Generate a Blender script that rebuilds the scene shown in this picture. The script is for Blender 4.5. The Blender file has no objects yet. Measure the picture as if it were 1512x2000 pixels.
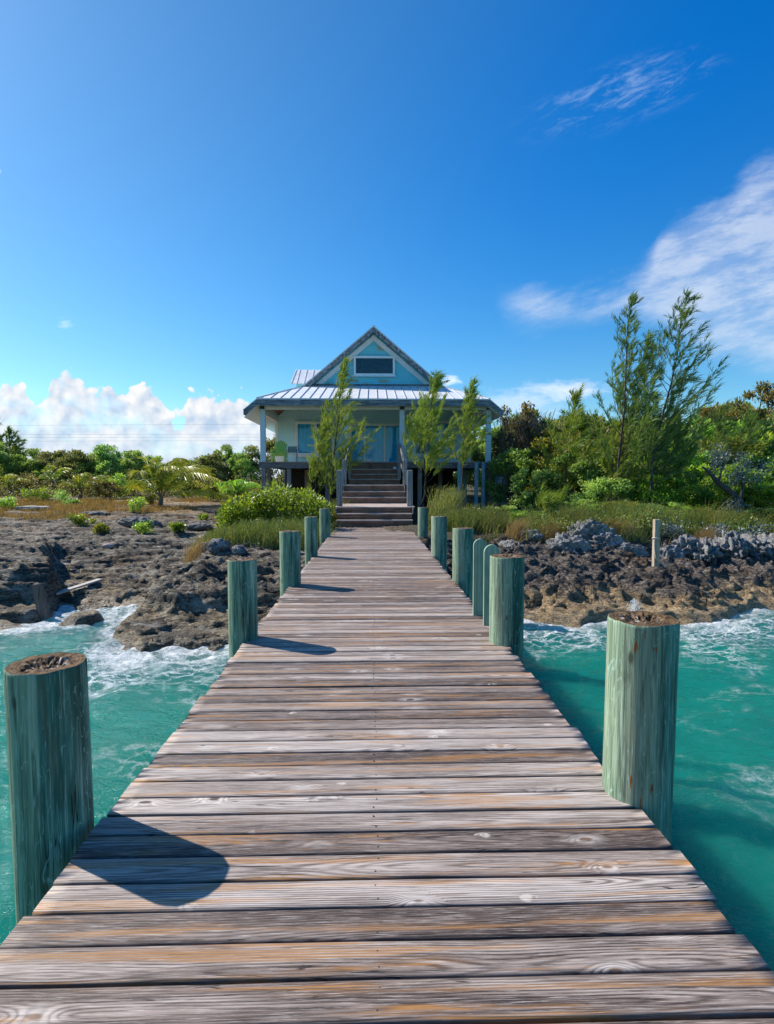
import bpy, math, random
import numpy as np
from mathutils import Vector, Matrix

random.seed(7)
RNG = np.random.default_rng(11)
R = math.radians
scene = bpy.context.scene
C = scene.collection

# ------------------------------------------------------------------ camera, world, sun
CAM_Z, F_PX, CX, CY = 1.5, 1100.0, 727.5, 940.0     # eye 1.5 m above the pier deck (deck top is z = 0)
cam = bpy.data.cameras.new("camera"); camo = bpy.data.objects.new("camera", cam); C.objects.link(camo)
camo.location = (0, 0, CAM_Z)
pitch = math.atan((1000 - CY) / F_PX); yaw = math.atan((756 - CX) / F_PX)
camo.rotation_euler = (R(90) - pitch, 0, -yaw)
cam.sensor_fit = 'VERTICAL'; cam.sensor_height = 36.0; cam.lens = 36.0 * F_PX / 2000.0
cam.clip_start = 0.05; cam.clip_end = 5000
scene.camera = camo

SUN_DIR = Vector((-0.725, 0.388, 0.705)).normalized()
sun_el = math.asin(SUN_DIR.z); sun_az = math.atan2(SUN_DIR.x, SUN_DIR.y)
sl = bpy.data.lights.new("sun", 'SUN'); sl.energy = 4.8; sl.angle = R(0.5); sl.color = (1.0, 0.93, 0.83)
so = bpy.data.objects.new("sun", sl); C.objects.link(so)
so.rotation_euler = (-SUN_DIR).to_track_quat('-Z', 'Y').to_euler()
scene.view_settings.view_transform = 'Standard'; scene.view_settings.look = 'None'
scene.cycles.max_bounces = 6; scene.cycles.diffuse_bounces = 3; scene.cycles.glossy_bounces = 3; scene.cycles.transmission_bounces = 4; scene.cycles.transparent_max_bounces = 8
scene.view_settings.exposure = 0.62; scene.view_settings.gamma = 1.0

# ------------------------------------------------------------------ node helper
class G:
    """Small wrapper that builds node graphs from expressions."""
    def __init__(s, tree): s.t = tree; s.t.nodes.clear()
    def node(s, typ, **kw):
        n = s.t.nodes.new(typ)
        for k, v in kw.items(): setattr(n, k, v)
        return n
    def put(s, sock, v):
        if isinstance(v, bpy.types.NodeSocket): s.t.links.new(v, sock)
        elif v is not None:
            if isinstance(v, (tuple, list)) and sock.type == 'RGBA' and len(v) == 3: v = (*v, 1)
            sock.default_value = v
    def m(s, op, a, b=None, c=None, clamp=False):
        n = s.node('ShaderNodeMath', operation=op, use_clamp=clamp)
        for i, v in enumerate((a, b, c)):
            if v is not None: s.put(n.inputs[i], v)
        return n.outputs[0]
    def add(s, a, b): return s.m('ADD', a, b)
    def sub(s, a, b): return s.m('SUBTRACT', a, b)
    def mul(s, a, b): return s.m('MULTIPLY', a, b)
    def sat(s, a): return s.m('ADD', a, 0.0, clamp=True)
    def step(s, v, lo, hi, smooth=True):
        n = s.node('ShaderNodeMapRange', interpolation_type='SMOOTHSTEP' if smooth else 'LINEAR', clamp=True)
        s.put(n.inputs[0], v); s.put(n.inputs[1], lo); s.put(n.inputs[2], hi); n.inputs[3].default_value = 0; n.inputs[4].default_value = 1
        return n.outputs[0]
    def mix(s, f, a, b, mode='MIX'):
        n = s.node('ShaderNodeMix', data_type='RGBA', blend_type=mode, clamp_factor=True)
        s.put(n.inputs[0], f); s.put(n.inputs[6], a); s.put(n.inputs[7], b)
        return n.outputs[2]
    def xyz(s, v):
        n = s.node('ShaderNodeSeparateXYZ'); s.put(n.inputs[0], v); return n.outputs
    def vec(s, x=0.0, y=0.0, z=0.0):
        n = s.node('ShaderNodeCombineXYZ')
        for i, v in enumerate((x, y, z)): s.put(n.inputs[i], v)
        return n.outputs[0]
    def vm(s, op, a, b):
        n = s.node('ShaderNodeVectorMath', operation=op); s.put(n.inputs[0], a); s.put(n.inputs[1], b); return n.outputs[0]
    def noise(s, v, sc=1.0, det=4.0, rough=0.55, dist=0.0, col=False):
        n = s.node('ShaderNodeTexNoise'); s.put(n.inputs['Vector'], v); s.put(n.inputs['Scale'], sc)
        n.inputs['Detail'].default_value = det; n.inputs['Roughness'].default_value = rough; n.inputs['Distortion'].default_value = dist
        return n.outputs[1 if col else 0]
    def voro(s, v, sc=1.0, feature='F1', out='Distance', rnd=1.0):
        n = s.node('ShaderNodeTexVoronoi', feature=feature); s.put(n.inputs['Vector'], v); n.inputs['Scale'].default_value = sc
        n.inputs['Randomness'].default_value = rnd
        return n.outputs[out]
    def ramp(s, f, pts, interp='LINEAR'):
        n = s.node('ShaderNodeValToRGB'); cr = n.color_ramp; cr.interpolation = interp
        while len(cr.elements) < len(pts): cr.elements.new(0.5)
        for e, (p, c) in zip(cr.elements, pts): e.position = p; e.color = (*c, 1) if len(c) == 3 else c
        s.put(n.inputs[0], f); return n.outputs[0]
    def curve(s, v, pts):
        """piecewise curve: v -> value; pts in real units"""
        xs = [p[0] for p in pts]; ys = [p[1] for p in pts]
        x0, x1, y0, y1 = min(xs), max(xs), min(ys), max(ys)
        n = s.node('ShaderNodeFloatCurve'); cu = n.mapping.curves[0]
        while len(cu.points) < len(pts): cu.points.new(0.5, 0.5)
        for p, (a, b) in zip(cu.points, pts):
            p.location = ((a - x0) / (x1 - x0), (b - y0) / (y1 - y0)); p.handle_type = 'AUTO'
        n.mapping.update()
        s.put(n.inputs['Value'], s.m('DIVIDE', s.sub(v, x0), x1 - x0, clamp=True))
        return s.add(s.mul(n.outputs[0], y1 - y0), y0)
    def attr(s, name): return s.node('ShaderNodeAttribute', attribute_name=name)
    def bump(s, h, st=0.5, dist=0.01, normal=None):
        n = s.node('ShaderNodeBump'); s.put(n.inputs['Height'], h); s.put(n.inputs['Strength'], st); n.inputs['Distance'].default_value = dist
        if normal is not None: s.put(n.inputs['Normal'], normal)
        return n.outputs[0]
    def principled(s, base, rough=0.6, normal=None, metal=0.0, spec=0.5, **kw):
        n = s.node('ShaderNodeBsdfPrincipled'); s.put(n.inputs['Base Color'], base); s.put(n.inputs['Roughness'], rough)
        s.put(n.inputs['Metallic'], metal); s.put(n.inputs['Specular IOR Level'], spec)
        if normal is not None: s.put(n.inputs['Normal'], normal)
        for k, v in kw.items(): s.put(n.inputs[k], v)
        return n.outputs[0]
    def mixsh(s, f, a, b):
        n = s.node('ShaderNodeMixShader'); s.put(n.inputs[0], f); s.put(n.inputs[1], a); s.put(n.inputs[2], b); return n.outputs[0]
    def out(s, sh):
        o = s.node('ShaderNodeOutputMaterial'); s.put(o.inputs[0], sh)
    def pos(s): return s.node('ShaderNodeNewGeometry').outputs['Position']
    def obj(s): return s.node('ShaderNodeTexCoord').outputs['Object']

def material(name):
    m = bpy.data.materials.new(name); m.use_nodes = True
    return m, G(m.node_tree)

# ------------------------------------------------------------------ sky with clouds
world = bpy.data.worlds.new("World"); scene.world = world; world.use_nodes = True
def build_world():
    g = G(world.node_tree)
    sky = g.node('ShaderNodeTexSky', sky_type='NISHITA', sun_disc=False, sun_elevation=sun_el, sun_rotation=sun_az,
                 air_density=1.0, dust_density=0.4, ozone_density=3.0, altitude=0)
    d = g.node('ShaderNodeTexCoord').outputs['Generated']
    x, y, z = g.xyz(d)
    ys = g.m('MAXIMUM', y, 0.05)
    u = g.m('DIVIDE', x, ys); w = g.m('DIVIDE', z, ys)      # gnomonic direction, looking along the pier
    col = sky.outputs[0]
    hs = g.node('ShaderNodeHueSaturation'); hs.inputs['Hue'].default_value = 0.5; hs.inputs['Saturation'].default_value = 1.30
    hs.inputs['Value'].default_value = 1.60
    g.put(hs.inputs['Color'], col); col = g.mix(1.0, hs.outputs[0], (0.50, 0.635, 0.635), 'MULTIPLY')
    # deeper blue away from the sun (polarised part of the sky), paler toward it
    dot = g.node('ShaderNodeVectorMath', operation='DOT_PRODUCT'); g.put(dot.inputs[0], d); dot.inputs[1].default_value = tuple(SUN_DIR)
    away = g.step(dot.outputs['Value'], 0.86, 0.30)
    high = g.step(z, 0.0, 0.62)
    col = g.mix(g.mul(away, high), col, (0.06, 0.85, 1.22), 'MULTIPLY')
    def px(p): return [((a - CX) / F_PX, (CY - b) / F_PX) for a, b in p]
    front = g.step(y, 0.05, 0.2)
    uw = g.vec(u, w, 0.0)
    WH = 6.6
    # thin veil of cloud over the right of the bay
    wob = g.sub(g.noise(g.vec(g.add(g.mul(u, 1.0), g.mul(w, -0.4)), g.add(g.mul(w, 2.0), g.mul(u, -0.5)), 3.1), 6.0, 9, 0.66), 0.5)
    top = g.curve(u, px([(900, 575), (960, 562), (1050, 560), (1150, 560), (1200, 548), (1250, 515), (1290, 445), (1340, 400), (1400, 372), (1450, 325), (1512, 280), (1700, 200), (2100, 150)]))
    bot = g.curve(u, px([(900, 580), (960, 600), (1000, 650), (1100, 632), (1180, 625), (1300, 650), (1400, 705), (1512, 725), (1700, 740), (2100, 760)]))
    dt = g.add(g.sub(top, w), g.mul(wob, 0.13)); db = g.add(g.sub(w, bot), g.mul(wob, 0.09))
    veil = g.mul(g.step(dt, -0.005, 0.06), g.step(db, -0.015, 0.05))
    veil = g.mul(veil, g.add(0.50, g.mul(g.noise(g.vec(g.mul(u, 1.0), g.mul(w, 2.2), 0.7), 6.0, 10, 0.68), 0.66)))
    veil = g.mul(veil, g.step(u, 0.20, 0.30))
    streak = g.noise(g.vec(g.add(g.mul(u, 3.0), g.mul(w, -1.0)), g.add(g.mul(w, 9.0), g.mul(u, -2.0)), 0.2), 3.0, 8, 0.65)
    veil = g.mul(veil, g.add(0.38, g.mul(0.62, g.step(streak, 0.34, 0.62))))
    col = g.mix(g.mul(g.mul(veil, 0.70), front), col, (5.5, 5.9, 6.5))
    # small low bank behind the tall trees
    def patch(cx, cy, rx, ry, sc, thr, seed, op, colr):
        nonlocal col
        du = g.m('DIVIDE', g.sub(u, (cx - CX) / F_PX), rx / F_PX); dw = g.m('DIVIDE', g.sub(w, (CY - cy) / F_PX), ry / F_PX)
        rr = g.m('SQRT', g.add(g.mul(du, du), g.mul(dw, dw)))
        n = g.noise(g.vec(g.mul(u, 1.0), g.mul(w, 2.2), seed), sc, 6, 0.62)
        f = g.step(g.add(g.sub(1.0, rr), g.mul(g.sub(n, 0.5), 2.2)), thr, thr + 0.75)
        col = g.mix(g.mul(g.mul(f, op), front), col, colr)
    patch(1090, 762, 105, 26, 12, 0.05, 5.0, 0.75, (6.2, 6.7, 7.9))
    patch(1010, 790, 150, 40, 10, 0.15, 8.0, 0.5, (5.8, 6.4, 7.8))
    patch(878, 745, 24, 12, 30, 0.0, 9.0, 0.6, (7.6, 8.2, 9.2))
    patch(8, 364, 34, 10, 40, 0.05, 2.0, 0.6, (7.2, 7.8, 9.0))
    patch(145, 640, 22, 18, 40, 0.25, 4.0, 0.25, (7.2, 7.8, 9.0))
    # torn wisps high on the right
    q = g.vec(g.add(g.mul(u, 2.2), g.mul(w, -0.6)), g.add(g.mul(w, 6.0), g.mul(u, -2.4)), 1.7)
    fine = g.noise(g.vm('ADD', q, g.mix(0.10, (0, 0, 0), g.noise(q, 4.0, 3, 0.6, col=True))), 7.0, 9, 0.70, 0.35)
    du = g.m('DIVIDE', g.sub(u, (1200 - CX) / F_PX), 190 / F_PX)
    ln = g.sub(w, g.add((CY - 205) / F_PX, g.mul(g.sub(u, (1200 - CX) / F_PX), 0.32)))
    dw = g.m('DIVIDE', ln, 62 / F_PX)
    rr = g.m('SQRT', g.add(g.mul(du, du), g.mul(dw, dw)))
    f = g.mul(g.step(fine, 0.46, 0.74), g.step(rr, 1.25, 0.25))
    col = g.mix(g.mul(g.mul(f, 0.36), front), col, (4.2, 5.4, 7.0))
    # cumulus bank low on the left
    n1 = g.noise(g.vec(u, w, 0.0), 15.0, 4, 0.5)
    def billow(uu, ww):
        a = g.voro(g.vec(uu, ww, 0.3), 19.0, 'SMOOTH_F1'); b = g.voro(g.vec(uu, ww, 1.3), 44.0, 'SMOOTH_F1'); c = g.noise(g.vec(uu, ww, 2.3), 70.0, 5, 0.65)
        e = g.voro(g.vec(uu, ww, 4.3), 95.0, 'SMOOTH_F1')
        return g.sub(1.0, g.add(g.add(g.mul(a, 0.62), g.mul(b, 0.42)), g.add(g.mul(c, 0.22), g.mul(e, 0.2))))
    dis = g.noise(uw, 12.0, 4, 0.6, col=True)
    dx, dy, _ = g.xyz(dis)
    u2 = g.add(u, g.mul(g.sub(dx, 0.5), 0.028)); w2 = g.add(w, g.mul(g.sub(dy, 0.5), 0.022))
    tp = g.curve(u2, px([(-700, 800), (-300, 770), (-120, 752), (-20, 758), (20, 744), (60, 736), (95, 788), (115, 746), (148, 722), (180, 752), (205, 775), (235, 746), (280, 750), (315, 764), (340, 806), (358, 812), (372, 764), (405, 756), (450, 766), (490, 780), (525, 800), (600, 848), (680, 900), (760, 930)]))
    bl = billow(u2, w2)
    dens = g.add(g.mul(g.sub(tp, w2), 11.0), g.mul(g.sub(bl, 0.42), 1.25))
    cov = g.step(dens, 0.0, 0.10)
    cov = g.mul(cov, g.add(0.60, g.mul(0.40, g.step(g.noise(g.vec(u, g.mul(w, 1.5), 7.0), 9.0, 5, 0.6), 0.34, 0.52))))
    lit = g.sub(billow(u2, w2), billow(g.sub(u2, 0.010), g.add(w2, 0.012)))
    depth = g.step(g.sub(tp, w2), 0.0, 0.10)
    sh = g.sat(g.add(g.add(0.62, g.mul(lit, 2.1)), g.add(g.mul(g.sub(n1, 0.5), 1.1), g.mul(depth, -0.12))))
    ccol = g.mix(sh, (3.3, 4.2, 5.5), (WH, WH * 1.0, WH * 0.99))
    # the small gap between the two banks
    col = g.mix(g.mul(cov, front), col, ccol)
    # pale strip close to the horizon
    hz = g.mul(g.step(w, 0.16, 0.0), g.mul(front, 0.45))
    col = g.mix(hz, col, (3.9, 5.1, 6.3))
    bg = g.node('ShaderNodeBackground'); g.put(bg.inputs[0], col); bg.inputs[1].default_value = 0.10
    o = g.node('ShaderNodeOutputWorld'); g.put(o.inputs[0], bg.outputs[0])
build_world()

# ------------------------------------------------------------------ object helpers
def world_loc(o):
    v = Vector((0, 0, 0))
    while o is not None: v = v + o.location; o = o.parent
    return v
def tag(o, label=None, cat=None, group=None, kind=None):
    for k, v in (('label', label), ('category', cat), ('group', group), ('kind', kind)):
        if v: o[k] = v
    return o
def thing(name, label, cat, loc=(0, 0, 0), group=None):
    o = bpy.data.objects.new(name, None); o.empty_display_size = 0.2; C.objects.link(o); o.location = loc
    return tag(o, label, cat, group)
def link(name, me, mat, parent=None, origin=None, smooth=False):
    """Link a mesh given in world coordinates; its vertices are shifted to the parent's (or its own) origin."""
    o = bpy.data.objects.new(name, me)
    off = world_loc(parent) if parent is not None else Vector(origin or (0, 0, 0))
    if off.length > 0: me.transform(Matrix.Translation(-off))
    if parent is not None: o.parent = parent
    else: o.location = off
    if mat is not None: me.materials.append(mat)
    if smooth: me.polygons.foreach_set('use_smooth', [True] * len(me.polygons))
    C.objects.link(o); return o
def np_mesh(name, v, f, attrs=None):
    """verts (N,3), quads or tris (M,k) as numpy"""
    me = bpy.data.meshes.new(name); v = np.asarray(v, np.float32); f = np.asarray(f, np.int32); k = f.shape[1]
    me.vertices.add(len(v)); me.vertices.foreach_set('co', v.ravel())
    me.loops.add(f.size); me.loops.foreach_set('vertex_index', f.ravel())
    me.polygons.add(len(f)); me.polygons.foreach_set('loop_start', np.arange(0, f.size, k, dtype=np.int32))
    me.polygons.foreach_set('loop_total', np.full(len(f), k, np.int32))
    for nm, a in (attrs or {}).items():
        a = np.asarray(a, np.float32)
        if a.ndim == 1:
            at = me.attributes.new(nm, 'FLOAT', 'POINT'); at.data.foreach_set('value', a)
        else:
            at = me.attributes.new(nm, 'FLOAT_COLOR', 'POINT'); at.data.foreach_set('color', a.ravel())
    me.update(); me.validate(); return me
class MB:
    """Collects simple solids into one mesh."""
    def __init__(s): s.v = []; s.f = []
    def raw(s, vs, fs):
        b = len(s.v); s.v += [tuple(p) for p in vs]; s.f += [tuple(i + b for i in q) for q in fs]; return s
    def box(s, x0, x1, y0, y1, z0, z1):
        return s.raw([(x0, y0, z0), (x1, y0, z0), (x1, y1, z0), (x0, y1, z0), (x0, y0, z1), (x1, y0, z1), (x1, y1, z1), (x0, y1, z1)],
                     [(0, 3, 2, 1), (4, 5, 6, 7), (0, 1, 5, 4), (1, 2, 6, 5), (2, 3, 7, 6), (3, 0, 4, 7)])
    def hull(s, bottom, top):
        """two matching loops of points joined by side faces"""
        n = len(bottom)
        return s.raw(list(bottom) + list(top), [tuple(range(n - 1, -1, -1)), tuple(range(n, 2 * n))] + [(i, (i + 1) % n, n + (i + 1) % n, n + i) for i in range(n)])
    def bar(s, a, b, w, h, up=(0, 0, 1)):
        a = Vector(a); b = Vector(b); d = (b - a).normalized(); u = Vector(up)
        r = d.cross(u)
        r = (Vector((1, 0, 0)) if r.length < 1e-4 else r).normalized(); u = r.cross(d)
        c = [(-w / 2, -h / 2), (w / 2, -h / 2), (w / 2, h / 2), (-w / 2, h / 2)]
        return s.hull([a + r * p + u * q for p, q in c], [b + r * p + u * q for p, q in c])
    def tube(s, pts, rad, n=8, cap=True):
        pts = [Vector(p) for p in pts]; rings = []; b = len(s.v); ref = None
        for i, p in enumerate(pts):
            d = (pts[min(i + 1, len(pts) - 1)] - pts[max(i - 1, 0)]).normalized()
            if ref is None: ref = d.orthogonal().normalized()
            ref = (ref - d * ref.dot(d)).normalized(); bt = d.cross(ref)
            r = rad[i] if isinstance(rad, (list, tuple)) else rad
            s.v += [tuple(p + (ref * math.cos(2 * math.pi * k / n) + bt * math.sin(2 * math.pi * k / n)) * r) for k in range(n)]
        for i in range(len(pts) - 1):
            for k in range(n):
                s.f.append((b + i * n + k, b + i * n + (k + 1) % n, b + (i + 1) * n + (k + 1) % n, b + (i + 1) * n + k))
        if cap:
            s.f.append(tuple(b + k for k in range(n - 1, -1, -1))); e = b + (len(pts) - 1) * n; s.f.append(tuple(e + k for k in range(n)))
        return s
    def mesh(s, name):
        me = bpy.data.meshes.new(name); me.from_pydata(s.v, [], s.f); me.update(); return me
    def build(s, name, mat, parent=None, origin=None, bevel=0.0, smooth=False):
        o = link(name, s.mesh(name), mat, parent, origin, smooth)
        if bevel:
            m = o.modifiers.new('bevel', 'BEVEL'); m.width = bevel; m.segments = 2; m.limit_method = 'ANGLE'
        return o
def children(o): return [c for c in C.objects if c.parent == o]
def copy_tree(o, parent=None, kids=None):
    c = o.copy(); C.objects.link(c); c.parent = parent
    for ch in (o.children if kids is None else kids): copy_tree(ch, c)
    return c

# ------------------------------------------------------------------ numpy noise
_perm = np.random.default_rng(3).permutation(256).astype(np.int64); _perm = np.concatenate([_perm, _perm])
_gr = np.random.default_rng(5).normal(size=(256, 3)); _gr /= np.linalg.norm(_gr, axis=1)[:, None]
def perlin(x, y, z=0.0):
    x, y, z = np.broadcast_arrays(np.asarray(x, float), np.asarray(y, float), np.asarray(z, float))
    xi = np.floor(x).astype(np.int64); yi = np.floor(y).astype(np.int64); zi = np.floor(z).astype(np.int64)
    fx, fy, fz = x - xi, y - yi, z - zi
    fade = lambda t: t * t * t * (t * (t * 6 - 15) + 10)
    u, v, w = fade(fx), fade(fy), fade(fz); res = 0
    for a in (0, 1):
        for b in (0, 1):
            for c in (0, 1):
                h = _perm[(_perm[(_perm[(xi + a) & 255] + yi + b) & 255] + zi + c) & 255]; gv = _gr[h]
                dt = gv[..., 0] * (fx - a) + gv[..., 1] * (fy - b) + gv[..., 2] * (fz - c)
                res = res + dt * (u if a else 1 - u) * (v if b else 1 - v) * (w if c else 1 - w)
    return res * 1.5
def fbm(x, y, z=0.0, o=4, gain=0.5):
    s = 0; a = 1.0; f = 1.0
    for i in range(o): s = s + a * perlin(x * f + 17.3 * i, y * f + 5.1 * i, z * f); a *= gain; f *= 2.03
    return s
def ridged(x, y, z=0.0, o=4, gain=0.5):
    s = 0; a = 1.0; f = 1.0
    for i in range(o): s = s + a * (0.5 - np.abs(perlin(x * f + 7.7 * i, y * f + 3.1 * i, z * f)) * 1.4); a *= gain; f *= 2.1
    return s
def sstep(a, b, x):
    t = np.clip((x - a) / (b - a), 0, 1); return t * t * (3 - 2 * t)

# ------------------------------------------------------------------ ground
SEA = -1.3
_sh = np.array([(-60, 11), (-14, 10.8), (-9, 10.4), (-7.6, 10.7), (-6.7, 11.2), (-6.2, 12.2), (-5.8, 12.7), (-5.3, 12.3), (-4.9, 11.0), (-4.5, 9.7), (-3.8, 9.1), (-3.3, 9.3), (-2.4, 9.6),
                (-1, 10.2), (1.5, 10.8), (3, 11.0), (4, 10.5), (5.1, 11.2), (5.8, 10.8), (6.7, 10.7), (7.6, 11.4), (8.5, 11.9), (12, 12), (60, 11)])
_L = np.array([(-40, -6), (-6, -3.2), (-2, -2.2), (0, -1.3), (0.15, -1.16), (0.9, -1.0), (1.3, -0.95), (1.7, -0.66), (3, -0.5), (5.5, -0.3), (8, -0.12), (12, 0.1), (17, 0.32), (22, 0.45), (35, 0.6), (90, 1.0), (900, 4)])
_Rr = np.array([(-40, -6), (-6, -3.2), (-2, -2.3), (-0.2, -1.5), (0, -1.3), (0.2, -1.12), (0.8, -0.98), (1.2, -0.78), (2.0, -0.58), (3.0, -0.42), (3.9, -0.2), (5, 0.0), (8, 0.12), (20, 0.3), (35, 0.6), (90, 1.0), (900, 4)])
def shore(x): return np.interp(x, _sh[:, 0], _sh[:, 1])
def ground_base(x, y):
    s = y - shore(x) + 0.18 * fbm(x * 0.9, y * 0.9, 4.0, 3)
    zl = np.interp(s, _L[:, 0], _L[:, 1]); zr = np.interp(s, _Rr[:, 0], _Rr[:, 1])
    w = sstep(-2.5, 2.0, x)
    z = zl * (1 - w) + zr * w
    # tall dark block on the far left, with a sheer side toward the gully
    e = 0.35 * fbm(x * 0.8, y * 0.8, 9.0, 3)
    blk = sstep(-6.7, -6.95, x + 0.6 * e + 0.5 * (y - 12)) * sstep(11.6, 11.9, y + e) * sstep(17.0, 14.0, y)
    z = z + 0.34 * blk
    gul = sstep(-7.0, -6.6, x + 0.6 * e + 0.5 * (y - 12)) * sstep(-4.3, -4.8, x + 0.4 * e) * sstep(10.5, 12.0, y) * sstep(16.2, 14.6, y)
    z = z + (np.minimum(z, np.interp(y, [11.5, 12.4, 13.5, 15.0, 16.5], [-1.7, -1.3, -0.98, -0.64, -0.3]) + 0.10 * np.clip(x + 5.9, 0, 1.5)) - z) * gul
    # undercut mound left of the pier
    mnd = np.exp(-(((x + 3.2) / 1.5) ** 2 + ((y - 12.4) / 1.3) ** 2))
    z = z + 0.16 * mnd
    # low half-drowned ledge in front of the block
    led = np.exp(-(((x + 7.2) / 1.5) ** 2 + ((y - 10.7) / 0.75) ** 2)) + 0.9 * np.exp(-(((x + 5.6) / 0.5) ** 2 + ((y - 11.2) / 0.7) ** 2))
    z = np.maximum(z, -2.3 + 1.22 * np.clip(led, 0, 1))
    return z, s, w
def ground(x, y):
    """full height with rock relief"""
    x = np.asarray(x, float); y = np.asarray(y, float)
    z, s, w = ground_base(x, y)
    rock = sstep(-1.0, 0.3, s) * (1 - 0.93 * (sstep(11.5, 17, s + 1.5 * fbm(x * 0.3, y * 0.3, 31.0, 2)) * (1 - w) + sstep(4.2, 5.4, s) * w))
    far = np.clip(1.0 - (np.abs(x) - 20) / 20, 0, 1)
    # layered limestone (left)
    zz = z + 0.15 * fbm(x * 0.8, y * 1.3, 1.0, 4)
    n = zz / 0.10 + 0.8 * fbm(x * 0.5, y * 0.7, 2.0, 3); fr = n - np.floor(n)
    ter = (np.floor(n) + sstep(0.40, 0.56, fr)) * 0.10 - 0.8 * 0.10 * fbm(x * 0.5, y * 0.7, 2.0, 3)
    hl = 0.30 * zz + 0.70 * ter + 0.05 * ridged(x * 2.2, y * 3.0, 3.0, 4) + 0.045 * (ridged(x * 5.0, y * 7.0, 13.0, 3) - 0.4) * sstep(9.5, 4.0, s) - 0.03
    # tool-marked slab beside the gully
    slab = sstep(-6.1, -5.8, x) * sstep(-4.2, -4.6, x) * sstep(12.4, 12.7, y) * sstep(14.8, 14.2, y)
    hl = hl + slab * (0.035 * np.sin((x * 0.9 + y * 0.28) * 26 + 1.2 * fbm(x * 2, y * 2, 0, 2)) * (0.6 + 0.5 * fbm(x * 2, y * 2, 8, 2)))
    # pitted karst (right)
    a = sstep(0.0, 0.9, s)
    hr = z + (0.05 + 0.17 * a) * (ridged(x * 1.1, y * 1.5, 5.0, 5, 0.55) - 0.45) + 0.12 * a * (ridged(x * 3.2, y * 3.9, 6.0, 3) - 0.4) + 0.05 * a * (ridged(x * 8.0, y * 9.0, 16.0, 2) - 0.4)
    pit = np.clip(perlin(x * 2.1, y * 3.0, 7.0) - 0.22, 0, 1); hr = hr - 0.55 * pit * a
    mnd = np.exp(-(((x + 3.2) / 1.5) ** 2 + ((y - 12.2) / 1.6) ** 2))
    k = np.clip(np.maximum(w, mnd * 1.3), 0, 1)
    h = hl * (1 - k) + hr * k
    h = z + (h - z) * rock * far
    soft = (1 - rock) * sstep(0.3, 1.0, s)
    return h + soft * 0.05 * fbm(x * 0.6, y * 0.6, 12.0, 4)
def gz(x, y): return float(ground(np.array([x]), np.array([y]))[0])
def at(px, d): return ((px - CX) / F_PX * d)          # lateral position of a thing seen in column px at distance d

def axis(lo, hi, step, far_lo, far_hi, grow=1.25):
    a = list(np.arange(lo, hi + 1e-6, step)); st = step
    while a[-1] < far_hi: st *= grow; a.append(a[-1] + st)
    st = step
    while a[0] > far_lo: st *= grow; a.insert(0, a[0] - st)
    return np.array(a)
def grid_faces(nx, ny):
    i = np.arange(nx - 1)[None, :] + nx * np.arange(ny - 1)[:, None]
    return np.stack([i, i + 1, i + nx + 1, i + nx], -1).reshape(-1, 4)

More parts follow.
